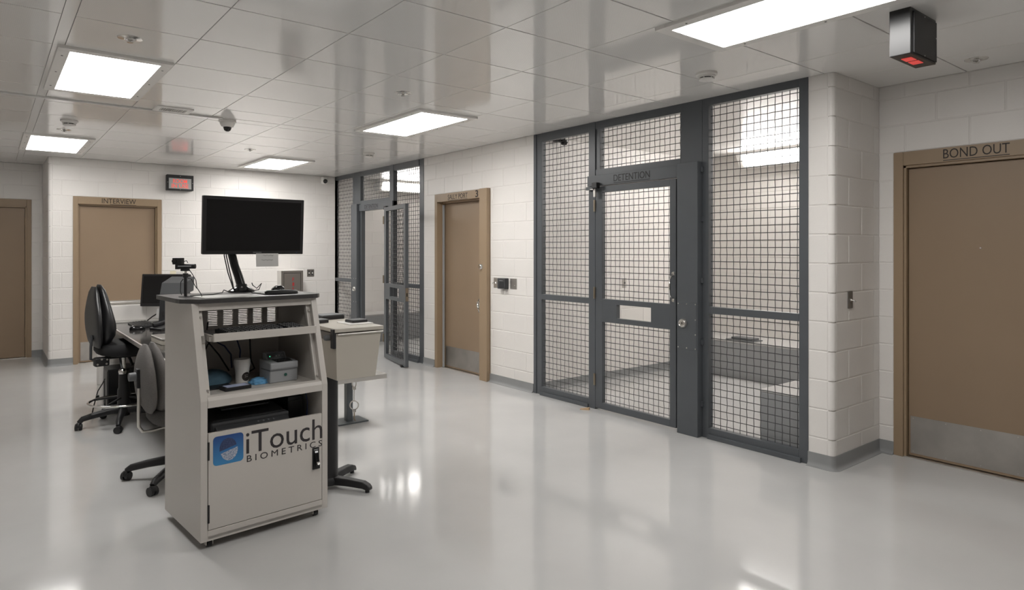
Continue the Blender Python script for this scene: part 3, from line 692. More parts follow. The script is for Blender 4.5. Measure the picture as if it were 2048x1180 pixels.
def keyboard(name, loc, rz, L, Wd, label, nx=18, nz=6):
    t = thing(name, loc, rz, label, 'keyboard')
    MB().prism([(0, 0), (Wd, 0), (Wd, .022), (0, .012)], -L/2, L/2, 'x').build('body', 'black', t, bevel=.003)
    k = MB(); sl = .010/Wd
    for i in range(nx):
        for j in range(nz):
            if 12 < i < 14: continue
            x0 = -L/2+.012+(L-.024)*i/nx; x1 = x0+(L-.024)/nx*.84; ya = .012+(Wd-.024)*j/nz; yb = ya+(Wd-.024)/nz*.84
            z = .012+sl*(ya+yb)/2
            k.add([(x0, ya, z), (x1, ya, z), (x1, yb, z), (x0, yb, z), (x0+.002, ya+.002, z+.007), (x1-.002, ya+.002, z+.007), (x1-.002, yb-.002, z+.007), (x0+.002, yb-.002, z+.007)],
                  [(4, 5, 6, 7), (0, 1, 5, 4), (1, 2, 6, 5), (2, 3, 7, 6), (3, 0, 4, 7)])
    tag(k.build('keys', 'bezel', t), kind='stuff')
    return t
keyboard('keyboard', (1.06, 7.08, DZ), R(-90), .46, .17, 'black keyboard on the long desk below the small monitor')
def mouse(loc, rz, label, s=1.0):
    t = thing('mouse', loc, rz, label, 'mouse')
    MB().pad([(0, 0, .058*s, .031*s), (.012*s, 0, .060*s, .033*s), (.026*s, -.006, .048*s, .028*s), (.036*s, -.012, .026*s, .017*s), (.038*s, -.012, .006*s, .005*s)], p=2.2).build('body', 'black_gloss', t, smooth=True)
    MB().cyl((.03*s, -.004, .026*s), (.03*s, .004, .026*s), .009*s, n=12).build('wheel', 'dark_grey', t)
    return t
mouse((1.05, 6.72, DZ), R(10), 'black mouse in front of the desk keyboard', 1.1)
# desk phone
t = thing('desk_phone', (1.25, 6.60, DZ), R(-70), 'black desk phone beside the kiosk edge', 'phone')
MB().prism([(-.09, 0), (.09, 0), (.09, .06), (-.09, .02)], -.09, .09, 'x').build('base', 'black', t, bevel=.005)
MB().pad([(-.10, 0, .02, .025), (-.08, 0, .024, .028), (-.05, .008, .014, .022), (.05, .008, .014, .022), (.08, 0, .024, .028), (.10, 0, .02, .025)]).xform(Matrix.Translation((-.05, 0, .058)) @ Matrix.Rotation(R(-78), 4, 'X') @ Matrix.Scale(.8, 4)).build('handset', 'black', t, smooth=True)
# desk monitor
t = thing('desk_monitor', (1.36, 7.24, DZ+.001), R(-38.5), 'small black monitor on the long desk', 'monitor')
tilt = Matrix.Translation((0, 0, .16)) @ Matrix.Rotation(R(-7), 4, 'X')
MB().box(-.235, .235, 0, .045, 0, .32).xform(tilt).build('case', 'bezel', t, bevel=.006)
MB().box(-.215, .215, -.002, .001, .03, .30).xform(tilt).build('screen', 'screen', t)
MB().box(-.03, .03, .02, .06, .0, .25).build('neck', 'black', t)
MB().pad([(0, .02, .10, .12), (.012, .02, .10, .12), (.02, .03, .06, .08)]).build('foot', 'black', t, smooth=True)
MB().box(-.06, .0, -.045, -.044, .045, .135).xform(Matrix.Rotation(R(8), 4, 'Y')).build('paper_tag', 'paper', t)
MB().tube([(-.16, .0, .02), (-.10, -.02, .06), (-.03, .01, .11), (.02, .04, .10)], .006).build('cable', 'black', t, smooth=True)
# upright machine
t = thing('document_scanner', (1.375, 6.915, DZ+.001), R(-38.5), 'dark grey upright scanner with slanted top beside the desk monitor', 'scanner')
MB().prism([(-.09, 0), (.11, 0), (.13, .30), (-.06, .27)], -.09, .12, 'x').build('body', 'scanner_dark', t, bevel=.008)
MB().prism([(-.075, .29), (.13, .32), (.15, .46), (-.035, .405)], -.085, .14, 'x').build('feed_tray', 'tray_grey', t, bevel=.006)
MB().box(-.045, -.035, -.1, -.085, .10, .14).build('badge', 'chrome', t)
MB().box(-.085, .12, -.083, -.062, .265, .30).build('slot', 'black', t)
# steel case on the desk
t = thing('clipboard_case', (1.13, 5.66, DZ), R(3), 'rounded silver clipboard case on the desk behind the grey chair', 'clipboard')
MB().prism(rrect(-.12, .12, -.17, .17, .025), 0, .035).build('base', 'beige', t, bevel=.004)
MB().prism(rrect(-.122, .122, -.172, .172, .026), .035, .050).build('lid', 'steel', t, bevel=.005)
# computer under the desk
t = thing('computer_tower', (1.115, 7.25, 0), 0, 'black computer case on the floor under the desk', 'computer')
MB().box(-.24, .24, -.10, .19, .02, .40).build('case', 'black', t, bevel=.006)
MB().box(-.244, -.238, -.08, .17, .05, .38).build('front_panel', 'bezel', t, bevel=.003)
for a in (-.2, .2):
    for b_ in (-.07, .16): MB().cyl((a, b_, 0), (a, b_, .021), .015, n=10).build('foot', 'black', t)
tag(MB().tube([(.862, 7.25, .30), (.84, 7.20, .27), (.79, 7.10, .22), (.76, 7.0, .16), (.74, 6.96, .10), (.73, 6.985, .02), (.76, 7.02, .006), (.83, 7.05, .006)], .005).build('power_cord', 'black', smooth=True),
    'thin black power cord hanging from the computer case', 'cord')
tag(MB().box(.765, .79, 6.99, 7.03, .16, .20).build('cord_adapter', 'black', bevel=.005), 'small black adapter on the cord under the desk', 'adapter')
tag(MB().tube([(.862, 7.27, .28), (.855, 7.2, .18), (.85, 7.12, .06), (.86, 7.08, .006)], .004).build('network_cord', 'black', smooth=True), 'second thin cord leaning beside the computer case', 'cord')

# ------------------------------------------------------------------ office chairs
def caster(parent, x, y, ang, m='black'):
    c, s_ = math.cos(ang), math.sin(ang); mb = MB()
    for d in (-.015, .015):
        a = Vector((x - s_*d, y + c*d, .028)); ax = Vector((-s_, c, 0))
        mb.cyl(a - ax*.009, a + ax*.009, .028, n=18)
    o = mb.build('caster', m, parent, smooth=True)
    MB().pad([(.03, 0, .026, .02), (.052, 0, .024, .019), (.064, 0, .014, .014)], n=14).xform(Matrix.Translation((x+c*.004, y+s_*.004, 0)) @ Matrix.Rotation(ang, 4, 'Z')).build('caster_hood', m, o, smooth=True)
def star_base(t, rad, a0, hub_z=.12):
    MB().lathe([(.001, hub_z-.05), (.045, hub_z-.05), (.05, hub_z), (.04, hub_z+.03), (.001, hub_z+.03)], n=20).build('hub', 'black', t, smooth=True)
    for k in range(5):
        a = a0 + 2*math.pi*k/5; c, s_ = math.cos(a), math.sin(a); pts = []; rr = []
        for f_, z, r_ in ((.03, hub_z, .034), (.3, hub_z+.002, .030), (.65, hub_z-.015, .026), (.92, hub_z-.035, .023), (1.0, .062, .018)):
            pts.append((c*rad*f_, s_*rad*f_, z)); rr.append(r_)
        MB().tube(pts, rr, 10).build('leg', 'black', t, smooth=True)
        caster(t, c*rad, s_*rad, a + 1.2)
# tall black stool-chair
t = thing('drafting_chair', (.93, 6.61, 0), R(6), 'tall black leather drafting chair with a chrome foot ring', 'office chair')
star_base(t, .335, R(177), .125)
MB().lathe([(.001, .10), (.052, .10), (.050, .30), (.042, .32), (.040, .47), (.030, .48), (.001, .48)], n=24).build('column', 'black', t, smooth=True)
MB().cyl((0, 0, .45), (0, 0, .60), .014, n=14).build('gas_lift', 'chrome', t, smooth=True)
ring = MB().tube([(.265*math.cos(2*math.pi*k/40), .265*math.sin(2*math.pi*k/40), .205) for k in range(40)], .010, 10, closed=True).build('foot_ring', 'chrome', t, smooth=True)
for k in range(4):
    a = R(45+90*k); MB().tube([(.05*math.cos(a), .05*math.sin(a), .235), (.16*math.cos(a), .16*math.sin(a), .22), (.262*math.cos(a), .262*math.sin(a), .205)], .009, 8).build('ring_spoke', 'black', ring, smooth=True)
MB().box(-.13, .12, -.07, .07, .585, .625).build('mechanism', 'black', t, bevel=.01)
sp = MB()
for sx_, z in ((.20, .622), (.235, .632), (.25, .655), (.25, .685), (.235, .712), (.19, .724), (.08, .722), (.01, .718)): sp.v += []
MB().pad([(.615, .04, .20, .20), (.625, .04, .235, .225), (.655, .04, .255, .24), (.690, .04, .255, .24), (.715, .04, .235, .225), (.727, .04, .17, .17), (.722, .04, .02, .02)], n=36, p=3.2).build('seat', 'seat_black', t, smooth=True)
def back_secs(z0, z1, ws, ts, x0, lean, curve):
    out = []; n = len(ws)
    for i in range(n):
        f_ = i/(n-1); z = z0+(z1-z0)*f_
        out.append((z, x0 + lean*f_ + curve*math.sin(math.pi*f_), ts[i], ws[i]))
    return out
MB().pad(back_secs(.695, 1.205, [.16, .20, .215, .23, .235, .235, .225, .205, .175, .145, .12, .07], [.012, .022, .025, .027, .027, .027, .027, .026, .025, .024, .020, .008], -.215, -.01, -.012), n=36, p=4).build('back_shell', 'leather', t, smooth=True)
MB().pad(back_secs(.70, 1.222, [.10, .16, .20, .222, .23, .228, .215, .195, .165, .138, .112, .05], [.020, .044, .064, .068, .064, .054, .045, .039, .035, .032, .026, .008], -.158, -.03, .016), n=36, p=3).build('backrest', 'leather', t, smooth=True)
MB().tube([(-.255, -.06, .80), (-.262, -.06, .70), (-.262, -.055, .60), (-.22, -.03, .575), (-.10, 0, .59)], .011, 10).build('back_bar', 'dark_grey', t, smooth=True)
mk = MB().box(-.25, -.14, -.14, -.07, .54, .615).xform(Matrix.Rotation(R(0), 4, 'Z')).build('tilt_bracket', 'black', t, bevel=.012)
for (a, z) in ((-.23, .56), (-.20, .60), (-.165, .56), (-.16, .595)): MB().cyl((a, -.14, z), (a, -.144, z), .008, n=10).build('bolt', 'steel', mk)
lv = MB().tube([(-.06, -.12, .59), (-.065, -.17, .545), (-.06, -.19, .51)], [.008, .008, .010], 10).build('lever', 'dark_grey', t, smooth=True)
MB().lathe([(.001, -.03), (.026, -.026), (.032, -.008), (.024, .012), (.010, .022), (.001, .024)], (-.06, -.195, .495), 20).build('lever_knob', 'chrome', lv, smooth=True)
MB().tube([(.03, 0, .60), (.045, -.03, .55), (.05, -.05, .51)], .012, 10).build('height_lever', 'black', t, smooth=True)

# grey fabric chair
t = thing('task_chair', (1.04, 4.82, 0), R(4), 'grey fabric task chair partly hidden by the kiosk', 'office chair')
star_base(t, .36, R(151), .115)
MB().lathe([(.001, .09), (.045, .09), (.043, .25), (.028, .27), (.028, .37), (.001, .37)], n=20).build('column', 'black', t, smooth=True)
MB().box(-.10, .12, -.07, .07, .355, .385).build('mechanism', 'black', t, bevel=.008)
MB().pad([(.375, .02, .18, .18), (.388, .02, .225, .215), (.42, .02, .245, .235), (.455, .02, .245, .235), (.482, .02, .225, .215), (.495, .02, .15, .15), (.492, .02, .02, .02)], n=36, p=2.8).build('seat', 'fabric_dark', t, smooth=True)
MB().pad(back_secs(.465, .905, [.07, .14, .175, .20, .21, .21, .205, .19, .165, .135, .10, .04], [.012, .026, .034, .036, .036, .036, .035, .034, .031, .028, .022, .008], -.225, -.02, -.012), n=32, p=2.8).build('back_shell', 'fabric', t, smooth=True)
MB().pad(back_secs(.46, .915, [.07, .14, .175, .20, .21, .21, .205, .19, .165, .135, .10, .04], [.014, .032, .046, .052, .05, .044, .04, .037, .034, .031, .024, .008], -.168, -.035, .012), n=32, p=2.6).build('backrest', 'fabric', t, smooth=True)
cl_ = MB().box(-.300, -.245, -.03, .03, .63, .755).build('clamp', 'black', t, bevel=.008)
MB().cyl((-.300, 0, .705), (-.340, 0, .705), .028, .026, 18).build('adjust_knob', 'mid_grey', cl_, smooth=True)
MB().tube([(-.277, 0, .75), (-.280, 0, .62), (-.283, 0, .48), (-.282, 0, .38), (-.262, 0, .345), (-.22, 0, .34), (-.05, 0, .36)], .011, 10).build('back_bar', 'steel', t, smooth=True)

# ------------------------------------------------------------------ biometrics kiosk
KA = R(4.5); KO = (.832, 3.545)
K = thing('kiosk', (KO[0], KO[1], 0), KA, 'beige steel biometrics kiosk cabinet on casters with a dark counter top', 'kiosk')
KM = ROOT_M[K.name]
def kw(u, s_, z): return tuple(KM @ Vector((u, s_, z)))
side = [(0, .045), (.6, .045), (.6, 1.237), (.142, 1.237), (.003, .765), (0, .752)]
sides = []
for u0, u1 in ((0, .034), (.656, .69)): sides.append(MB().prism(side, u0, u1, 'x').build('side_panel', 'kiosk', K, bevel=.002))
for u0, sd in ((.0345, sides[0]), (.6325, sides[1])):     # slanted inner trims with bolts
    MB().prism([(.030, .768), (.055, .768), (.186, 1.20), (.160, 1.20)], u0, u0+.023, 'x').build('slope_trim', 'kiosk', K, bevel=.002)
    for s_, z in ((.040, .80), (.148, 1.165)): MB().cyl((u0+.0115, s_-.012, z), (u0+.0115, s_+.01, z-.002), .006, n=10).build('bolt', 'steel', sd)
MB().box(.034, .656, .585, .6, .045, 1.05).build('back_panel', 'kiosk', K)
# louvred upper back
MB().box(.034, .656, .585, .6, 1.17, 1.237).box(.034, .656, .585, .6, 1.05, 1.062).build('back_rail', 'kiosk', K)
lou = MB()
nb = 7
for i in range(nb+1):
    c = .034 + (.656-.034)*i/nb; lou.box(max(.034, c-.016), min(.656, c+.016), .585, .6, 1.06, 1.172)
for j in range(11): lou.box(.034, .656, .587, .598, 1.062+.0102*j, 1.062+.0102*j+.0048)
tag(lou.build('louvre_panel', 'kiosk', K), kind='stuff')
MB().box(.034, .656, .0, .59, .055, .07).build('bottom_panel', 'kiosk', K)
MB().box(.034, .656, .0, .02, .045, .098).build('bottom_rail', 'kiosk', K, bevel=.002)
MB().box(.034, .656, .02, .585, .745, .762).build('shelf', 'kiosk', K)
MB().prism([(-.002, .716), (-.002, .752), (.006, .770), (.03, .777), (.03, .716)], .0345, .6555, 'x').build('shelf_lip', 'kiosk', K, bevel=.002)
MB().box(.034, .656, .137, .152, 1.198, 1.237).build('header', 'kiosk', K, bevel=.002)
# counter top with clipped front corners
ct = [(-.035, .64), (-.045, .25), (-.040, .20), (.035, .112), (.06, .105), (.655, .105), (.685, .112), (.712, .145), (.715, .64)]
MB().prism(ct, 1.237, 1.261).build('counter_top', 'laminate', K, bevel=.002)
# keyboard tray
tr = MB().box(.075, .638, .03, .042, 1.043, 1.085).box(.075, .085, .042, .38, 1.043, 1.075).box(.628, .638, .042, .38, 1.043, 1.075).build('keyboard_tray', 'kiosk', K, bevel=.002)
MB().box(.085, .628, .042, .40, 1.055, 1.066).build('tray_surface', 'tray_dark', tr)
for u in (.048, .646): MB().box(u-.008, u+.008, .10, .5, 1.035, 1.07).build('slide_rail', 'steel', tr)
MB().box(.058, .076, .05, .09, 1.045, 1.07).build('slide_stop', 'steel', tr)
# lower door with print and latch
D = MB().box(.037, .6535, -.001, .018, .101, .588).build('door', 'kiosk', K, bevel=.002)
for z in (.453, .136): MB().box(.034, .043, -.004, .004, z, z+.092).build('hinge', 'black', D, bevel=.001)
MB().prism(rrect(.06, .212, .418, .566, .018), -.0022, -.0008, 'y').build('emblem', 'blue_logo', D)
def half_disc(u, z, ru, rz, a0, a1, y0, y1):
    return MB().prism([(u+ru*math.cos(R(a0+(a1-a0)*i/24)), z+rz*math.sin(R(a0+(a1-a0)*i/24))) for i in range(25)], y0, y1, 'y')
half_disc(.134, .498, .043, .052, 12, 192, -.0032, -.0020).build('fingerprint_upper', 'print_dark', D)
half_disc(.140, .486, .043, .052, 192, 372, -.0032, -.0020).build('fingerprint_lower', 'print_white', D)
text('iTouch', .430, .116, (.226, -.0016, .446), 0, 'label_dark', D, name='logo_print', world=False)
text('BIOMETRICS', .425, .034, (.230, -.0016, .403), 0, 'label_dark', D, name='logo_print', world=False, font_space=1.5)
lt = MB().box(.596, .636, -.006, .001, .280, .402).build('latch', 'black', D, bevel=.002)
MB().prism([(-.008, .385), (-.014, .375), (-.032, .315), (-.034, .290), (-.024, .287), (-.012, .32), (-.006, .36)], .606, .627, 'x').build('latch_lever', 'black_gloss', lt, bevel=.002)
MB().cyl((.6165, -.030, .322), (.6165, -.040, .319), .008, n=14).build('key_button', 'chrome', lt)
text('southco', .028, .006, (.602, -.0066, .388), 0, 'lt_grey', lt, world=False) if False else MB().box(.604, .628, -.0068, -.0058, .388, .393).build('maker_mark', 'lt_grey', lt)
for (u, s_) in ((.055, .05), (.635, .05), (.055, .55), (.635, .55)):
    c = MB().cyl((u-.011, s_, .022), (u+.011, s_, .022), .022, n=20).build('caster', 'black', K, smooth=True)
    MB().box(u-.018, u-.014, s_-.015, s_+.015, .012, .046).box(u+.014, u+.018, s_-.015, s_+.015, .012, .046).box(u-.018, u+.018, s_-.018, s_+.018, .040, .047).build('caster_fork', 'steel', c)
# cables inside the kiosk
for pts, m_ in (([(.20, .50, 1.10), (.19, .5, 1.0), (.27, .52, .90), (.33, .53, .80)], 'black'), ([(.25, .50, 1.04), (.20, .5, .97), (.155, .5, .88), (.14, .5, .78)], 'black'),
                ([(.27, .48, 1.03), (.25, .5, .98), (.30, .52, .95), (.33, .5, .90), (.335, .5, .82)], 'cable_blue'), ([(.30, .48, 1.03), (.36, .5, 1.0), (.385, .5, .92), (.38, .5, .84)], 'cable_blue'),
                ([(.26, .5, 1.02), (.31, .5, .99), (.36, .52, 1.02)], 'cable_blue'), ([(.44, .5, 1.05), (.45, .52, .95), (.455, .52, .85), (.47, .5, .80), (.40, .48, .775)], 'black')):
    MB().tube(pts, .0045, 8).build('cable', m_, K, smooth=True)
# printer and computer behind the lower opening
t = thing('laser_printer', kw(.27, .30, .07), KA, 'dark laser printer inside the kiosk behind the lower door', 'printer')
MB().box(-.20, .22, -.24, .22, .20, .55).build('body', 'scanner_dark', t, bevel=.012, seg=3)
MB().box(-.20, .22, -.22, .22, 0, .20).build('paper_drawer', 'black', t, bevel=.006)
MB().prism([(-.20, .553), (.20, .60), (.20, .553)], -.19, .21, 'x').build('scanner_bed', 'scanner_dark', t, bevel=.005)
MB().box(-.10, .16, -.10, .17, .575, .583).xform(Matrix.Translation((0, 0, .0)) ).build('lid_panel', 'black_gloss', t)
pn = MB().prism([(-.262, .515), (-.20, .555), (-.20, .50), (-.262, .49)], -.18, .21, 'x').build('control_panel', 'scanner_dark', t, bevel=.003)
for i in range(4):
    for j in range(3): MB().cyl((.04+.028*i, -.252+.018*j, .522+.0116*j), (.04+.028*i, -.252+.018*j-.002, .526+.0116*j), .005, n=8).build('button', 'mid_grey', pn)
MB().cyl((.175, -.225, .538), (.175, -.226, .542), .003, n=8).build('status_light', 'white', pn)
t = thing('rack_computer', kw(.585, .32, .07), KA, 'black computer unit at the right inside the kiosk', 'computer')
MB().box(-.055, .035, -.15, .22, 0, .60).build('case', 'black', t, bevel=.004)
MB().box(-.05, .03, -.156, -.15, .02, .58).build('front_panel', 'bezel', t, bevel=.002)
MB().tube([(.042, -.17, .62), (.05, -.18, .56), (.046, -.18, .48), (.04, -.16, .42)], .004, 8).build('cable', 'cable_blue', t, smooth=True)

# things on the kiosk
t = thing('large_monitor', kw(.42, .575, 1.261), R(1), 'large black flat monitor on a glossy stand above the kiosk', 'monitor')
MW = .598; cx = 1.2665; base = kw(.42, .575, 1.261)
tm = Matrix.Translation((cx-base[0], 4.092-base[1], 1.490-1.261)) @ Matrix.Rotation(R(3.8), 4, 'X')
MB().box(-MW/2, MW/2, 0, .032, 0, .342).xform(tm).build('case', 'bezel', t, bevel=.004)
MB().box(-MW/2+.02, MW/2-.02, -.0012, .002, .022, .322).xform(tm).build('screen', 'screen', t)
MB().box(-.12, .12, .03, .055, .06, .28).xform(tm).build('rear_housing', 'bezel', t, bevel=.01)
tx = text('SAMSUNG', .05, .0062, (-.012, -.0012, .0085), 0, 'lt_grey', t, world=False)
for v in tx.data.vertices: v.co = tm @ v.co
MB().box(MW/2-.045, MW/2-.04, -.0012, .001, .008, .013).xform(tm).build('power_light', 'cable_blue', t)
st = MB().tube([(0, .0, .012), (-.004, .004, .05), (-.016, .012, .10), (-.034, .02, .16), (-.050, .022, .23), (-.056, .02, .32)], [.030, .026, .025, .024, .024, .024], 16).build('stand_arm', 'black_gloss', t, smooth=True)
MB().pad([(0, 0, .075, .055), (.01, 0, .075, .055), (.02, 0, .06, .045), (.035, 0, .034, .034), (.05, 0, .028, .028)], n=32, p=2.4).build('stand_base', 'black_gloss', t, smooth=True)
MB().cyl((-.01, -.035, .03), (-.01, -.04, .03), .007, n=10).build('stand_bolt', 'chrome', st)
for d in (0, .012): MB().tube([(-.085-d, .015, .30), (-.088-d, .0, .22), (-.07-d, -.01, .12), (-.055-d*.5, -.015, .05), (-.05, -.015, .012)], .0035, 8).build('cable', 'black', t, smooth=True)
MB().tube([(.05, -.03, .006), (.09, -.04, .012), (.11, -.03, .05), (.085, -.02, .02), (.06, -.02, .04), (.055, -.02, .055)], .003, 8).build('loose_cable', 'black', t, smooth=True)
t2 = thing('paper_note', (1.365, 4.066, 1.455), R(1), 'grey paper note taped below the large monitor', 'note')
pm = Matrix.Translation((1.345-1.365, 4.083-4.066, 1.415-1.455))
MB().box(-.075, .060, -.0016, -.0008, -.0, .080).xform(pm).build('sheet', 'paper', t2)
sq = MB()
for row, (x0_, x1_, z_) in enumerate(((-.035, .03, .068), (-.045, .025, .040))):
    pts = [(x0_+(x1_-x0_)*i/28, -.0024, z_+.0035*math.sin(i*1.9+row)+.002*math.sin(i*.7)) for i in range(29)]
    sq.tube(pts, .0006, 4)
sq.xform(pm).build('handwriting', 'ink_grey', t2)
# web camera on pole
t = thing('web_camera', kw(.037, .358, 1.261), R(-35), 'black web camera on a short pole at the counter corner', 'camera')
MB().cyl((0, 0, 0), (0, 0, .003), .035, n=24).build('foot_plate', 'black', t)
MB().cyl((0, 0, .003), (0, 0, .118), .0085, n=14).build('pole', 'black', t, smooth=True)
MB().cyl((0, 0, .105), (0, 0, .128), .0135, n=14).build('clamp', 'black', t, smooth=True)
MB().cyl((0, 0, .128), (0, 0, .142), .007, n=12).build('joint', 'chrome', t, smooth=True)
MB().box(-.022, .018, -.014, .014, .14, .156).build('mount', 'black', t, bevel=.003)
cb = MB().cyl((-.040, 0, .166), (.052, 0, .166), .013, n=16).build('camera_bar', 'black', t, smooth=True)
MB().box(-.035, .035, -.0145, -.011, .164, .170).build('silver_band', 'lt_grey', cb)
MB().box(-.062, -.014, -.02, .02, .176, .212).build('camera_head', 'black', t, bevel=.003)
MB().cyl((-.05, -.02, .194), (-.05, -.026, .194), .012, n=14).build('lens', 'black_gloss', t, smooth=True)
MB().box(-.05, -.03, -.012, .012, .150, .18).build('head_bracket', 'black', t)
for pts in ([(-.012, .0, .19), (.005, 0, .197), (.012, 0, .185)], [(.018, 0, .15), (.035, 0, .125), (.055, 0, .09), (.06, 0, .05), (.085, 0, .01), (.09, -.01, .003)],
            [(.012, 0, .10), (.03, 0, .098), (.045, 0, .07), (.06, 0, .045)], [(-.012, 0, .098), (-.025, 0, .08), (-.027, 0, .03), (-.02, 0, .01)]):
    MB().tube(pts, .0022, 8).build('cable', 'black', t, smooth=True)
c0, c1, c2, c3, c4, c5 = kw(.06, .35, 1.265), kw(.12, .40, 1.264), kw(.20, .42, 1.264), kw(.28, .50, 1.266), kw(.300, .53, 1.280), kw(.335, .55, 1.266)
tag(MB().tube([c0, c1, c2, c3, c4, c5], .0028, 8).build('camera_cord', 'black', smooth=True), 'thin black cord running across the kiosk counter top', 'cord')
ps = MB().box(0, .28, 0, .215, 0, .001).xform(Matrix.Translation(kw(.075, .165, 1.2612)) @ Matrix.Rotation(KA, 4, 'Z'))
tag(ps.build('paper_sheet', 'paper'), 'white paper sheet lying on the kiosk counter top', 'paper')
t = thing('mouse_pad', kw(.53, .32, 1.261), KA, 'black mouse pad with wrist rest on the kiosk', 'mouse pad')
MB().prism(rrect(-.11, .10, -.09, .13, .03), 0, .005).build('mat', 'black', t, bevel=.001)
MB().pad([(0, 0, .035, .098), (.010, 0, .034, .097), (.017, 0, .024, .085), (.018, 0, .005, .06)], p=2.6).xform(Matrix.Translation((.0, -.065, .004)) @ Matrix.Rotation(R(90), 4, 'Z')).build('wrist_rest', 'black', t, smooth=True)
mouse(kw(.56, .37, 1.267), R(95), 'glossy black mouse on the kiosk mouse pad', 1.0)
keyboard('keyboard', kw(.375, .075, 1.0665), KA + R(1.5), .45, .16, 'black keyboard on the pull-out kiosk tray')
# shelf contents
SZ = .762
t = thing('tumbler', kw(.318, .295, SZ), KA, 'white tumbler cup with a round black logo on kiosk shelf', 'cup')
tp = [(.001, .0), (.033, .0), (.035, .004), (.0355, .05), (.039, .085), (.044, .11), (.0445, .128), (.0415, .138)]
MB().lathe(tp + [(.038, .138), (.036, .12), (.001, .12)], n=36).build('body', 'white', t, smooth=True)
def on_cyl(u, z, r): a = -math.pi/2 + u/r; return (r*math.cos(a), r*math.sin(a), z)
lg = MB(); N = 24; lv_ = []
rr_ = .0372
for rad in (0.0001, .013, .0250):
    for k in range(N): lv_.append(on_cyl(.010+rad*math.cos(2*math.pi*k/N), .042+rad*math.sin(2*math.pi*k/N), rr_+.0004+max(0, (.042+rad*math.sin(2*math.pi*k/N)-.05))*.12))
lg.add(lv_, [(i*N+k, i*N+(k+1) % N, (i+1)*N+(k+1) % N, (i+1)*N+k) for i in range(2) for k in range(N)])
lo = lg.build('logo', 'ink', t)
lw = MB()
for (z_, a_, b_) in ((.050, .000, .020), (.040, .001, .020)):
    n_ = 8
    pts = [on_cyl(a_+(b_-a_)*i/n_, z_+.0012*math.sin(i*2.1), rr_+.0012) for i in range(n_+1)]
    lw.tube(pts, .0007, 4)
lw.build('logo_lettering', 'white', lo)
t = thing('fingerprint_scanner', kw(.505, .235, SZ), KA + R(1), 'grey fingerprint scanner box on the kiosk shelf', 'scanner')
MB().prism([(-.066, .0), (.075, .0), (.078, .124), (-.076, .114), (-.077, .080), (-.070, .074)], -.083, .083, 'x').build('body', 'lt_grey', t, bevel=.007, seg=3)
MB().box(-.0835, .0835, -.0730, .05, .069, .077).build('seam', 'mid_grey', t, bevel=.001)
MB().prism([(-.062, .1148), (.018, .1200), (.018, .1225), (-.062, .1172)], -.035, .055, 'x').build('platen', 'black_gloss', t)
MB().prism([(.020, .116), (.084, .122), (.078, .158), (.047, .156)], -.062, .058, 'x').build('hood', 'lt_grey', t, bevel=.004)
hp = MB().prism([(.0195, .1225), (.0217, .1220), (.0445, .1525), (.0423, .1530)], -.054, .050, 'x').build('light_panel', 'mid_grey', t)
for i, mm in enumerate(('green_led', 'red_paint', 'dull_white', 'dull_white', 'lt_grey')): MB().lathe([(.001, .002), (.004, 0)], n=8).xform(Matrix.Translation((-.040+.019*i, .030+.002*(i % 2), .138)) @ Matrix.Rotation(R(60), 4, 'X')).build('indicator', mm, hp)
MB().lathe([(.001, .002), (.008, .0015), (.009, 0)], n=14).xform(Matrix.Translation((.008, -.0725, .042)) @ Matrix.Rotation(R(90), 4, 'X')).build('badge', 'dark_green', t)
# cloths
def crumple(name, m, c, sx, sy, sz, seed, label, rz=0, amp=.28, cat='cloth'):
    rnd = random.Random(seed); bm = bmesh.new(); bmesh.ops.create_icosphere(bm, subdivisions=4, radius=1)
    dirs = [(Vector((rnd.uniform(-1, 1), rnd.uniform(-1, 1), rnd.uniform(-.4, 1))).normalized(), rnd.uniform(3, 8), rnd.uniform(0, 6)) for _ in range(7)]
    for v in bm.verts:
        p = v.co.copy(); k = 1 + amp*sum(abs(math.sin(p.dot(d)*f_+ph_)) for d, f_, ph_ in dirs)/7 - amp*.5
        p *= k; v.co = Vector((p.x*sx, p.y*sy, max(0, (p.z+.25)*sz)))
    me = bpy.data.meshes.new(name); bm.to_mesh(me); bm.free(); me.materials.append(MATS[m])
    for q in me.polygons: q.use_smooth = True
    o = bpy.data.objects.new(name, me); COL.objects.link(o); o.location = c; o.rotation_euler = (0, 0, rz)
    return tag(o, label, cat)
crumple('blue_towel', 'towel', kw(.185, .40, SZ), .105, .085, .062, 3, 'folded dark blue cloth at the left of the kiosk shelf', KA, .2)
crumple('blue_glove', 'blue_cloth', kw(.382, .225, SZ), .045, .04, .024, 11, 'light blue crumpled cloth between cup and scanner', KA, .75)
t = thing('phone', kw(.245, .165, SZ), KA + R(3), 'black phone with a lit screen on the kiosk shelf', 'phone')
MB().prism(rrect(-.085, .06, -.042, .042, .008), 0, .019).build('body', 'black', t, bevel=.002)
MB().box(-.070, .050, -.034, .030, .0185, .0198).build('screen', 'phone_screen', t)
t = thing('black_folder', kw(.150, .272, SZ), KA + R(4), 'flat black folder under the phone on the kiosk shelf', 'folder')
MB().prism(rrect(-.09, .10, -.06, .05, .006), 0, .006).build('cover', 'black', t, bevel=.001)
tag(MB().lathe([(.001, 0), (.02, 0), (.02, .06), (.014, .075), (.012, .09), (.001, .09)], kw(.06, .30, SZ), 20).build('spray_bottle', 'white', smooth=True), 'small white bottle behind the left edge of the kiosk shelf', 'bottle')

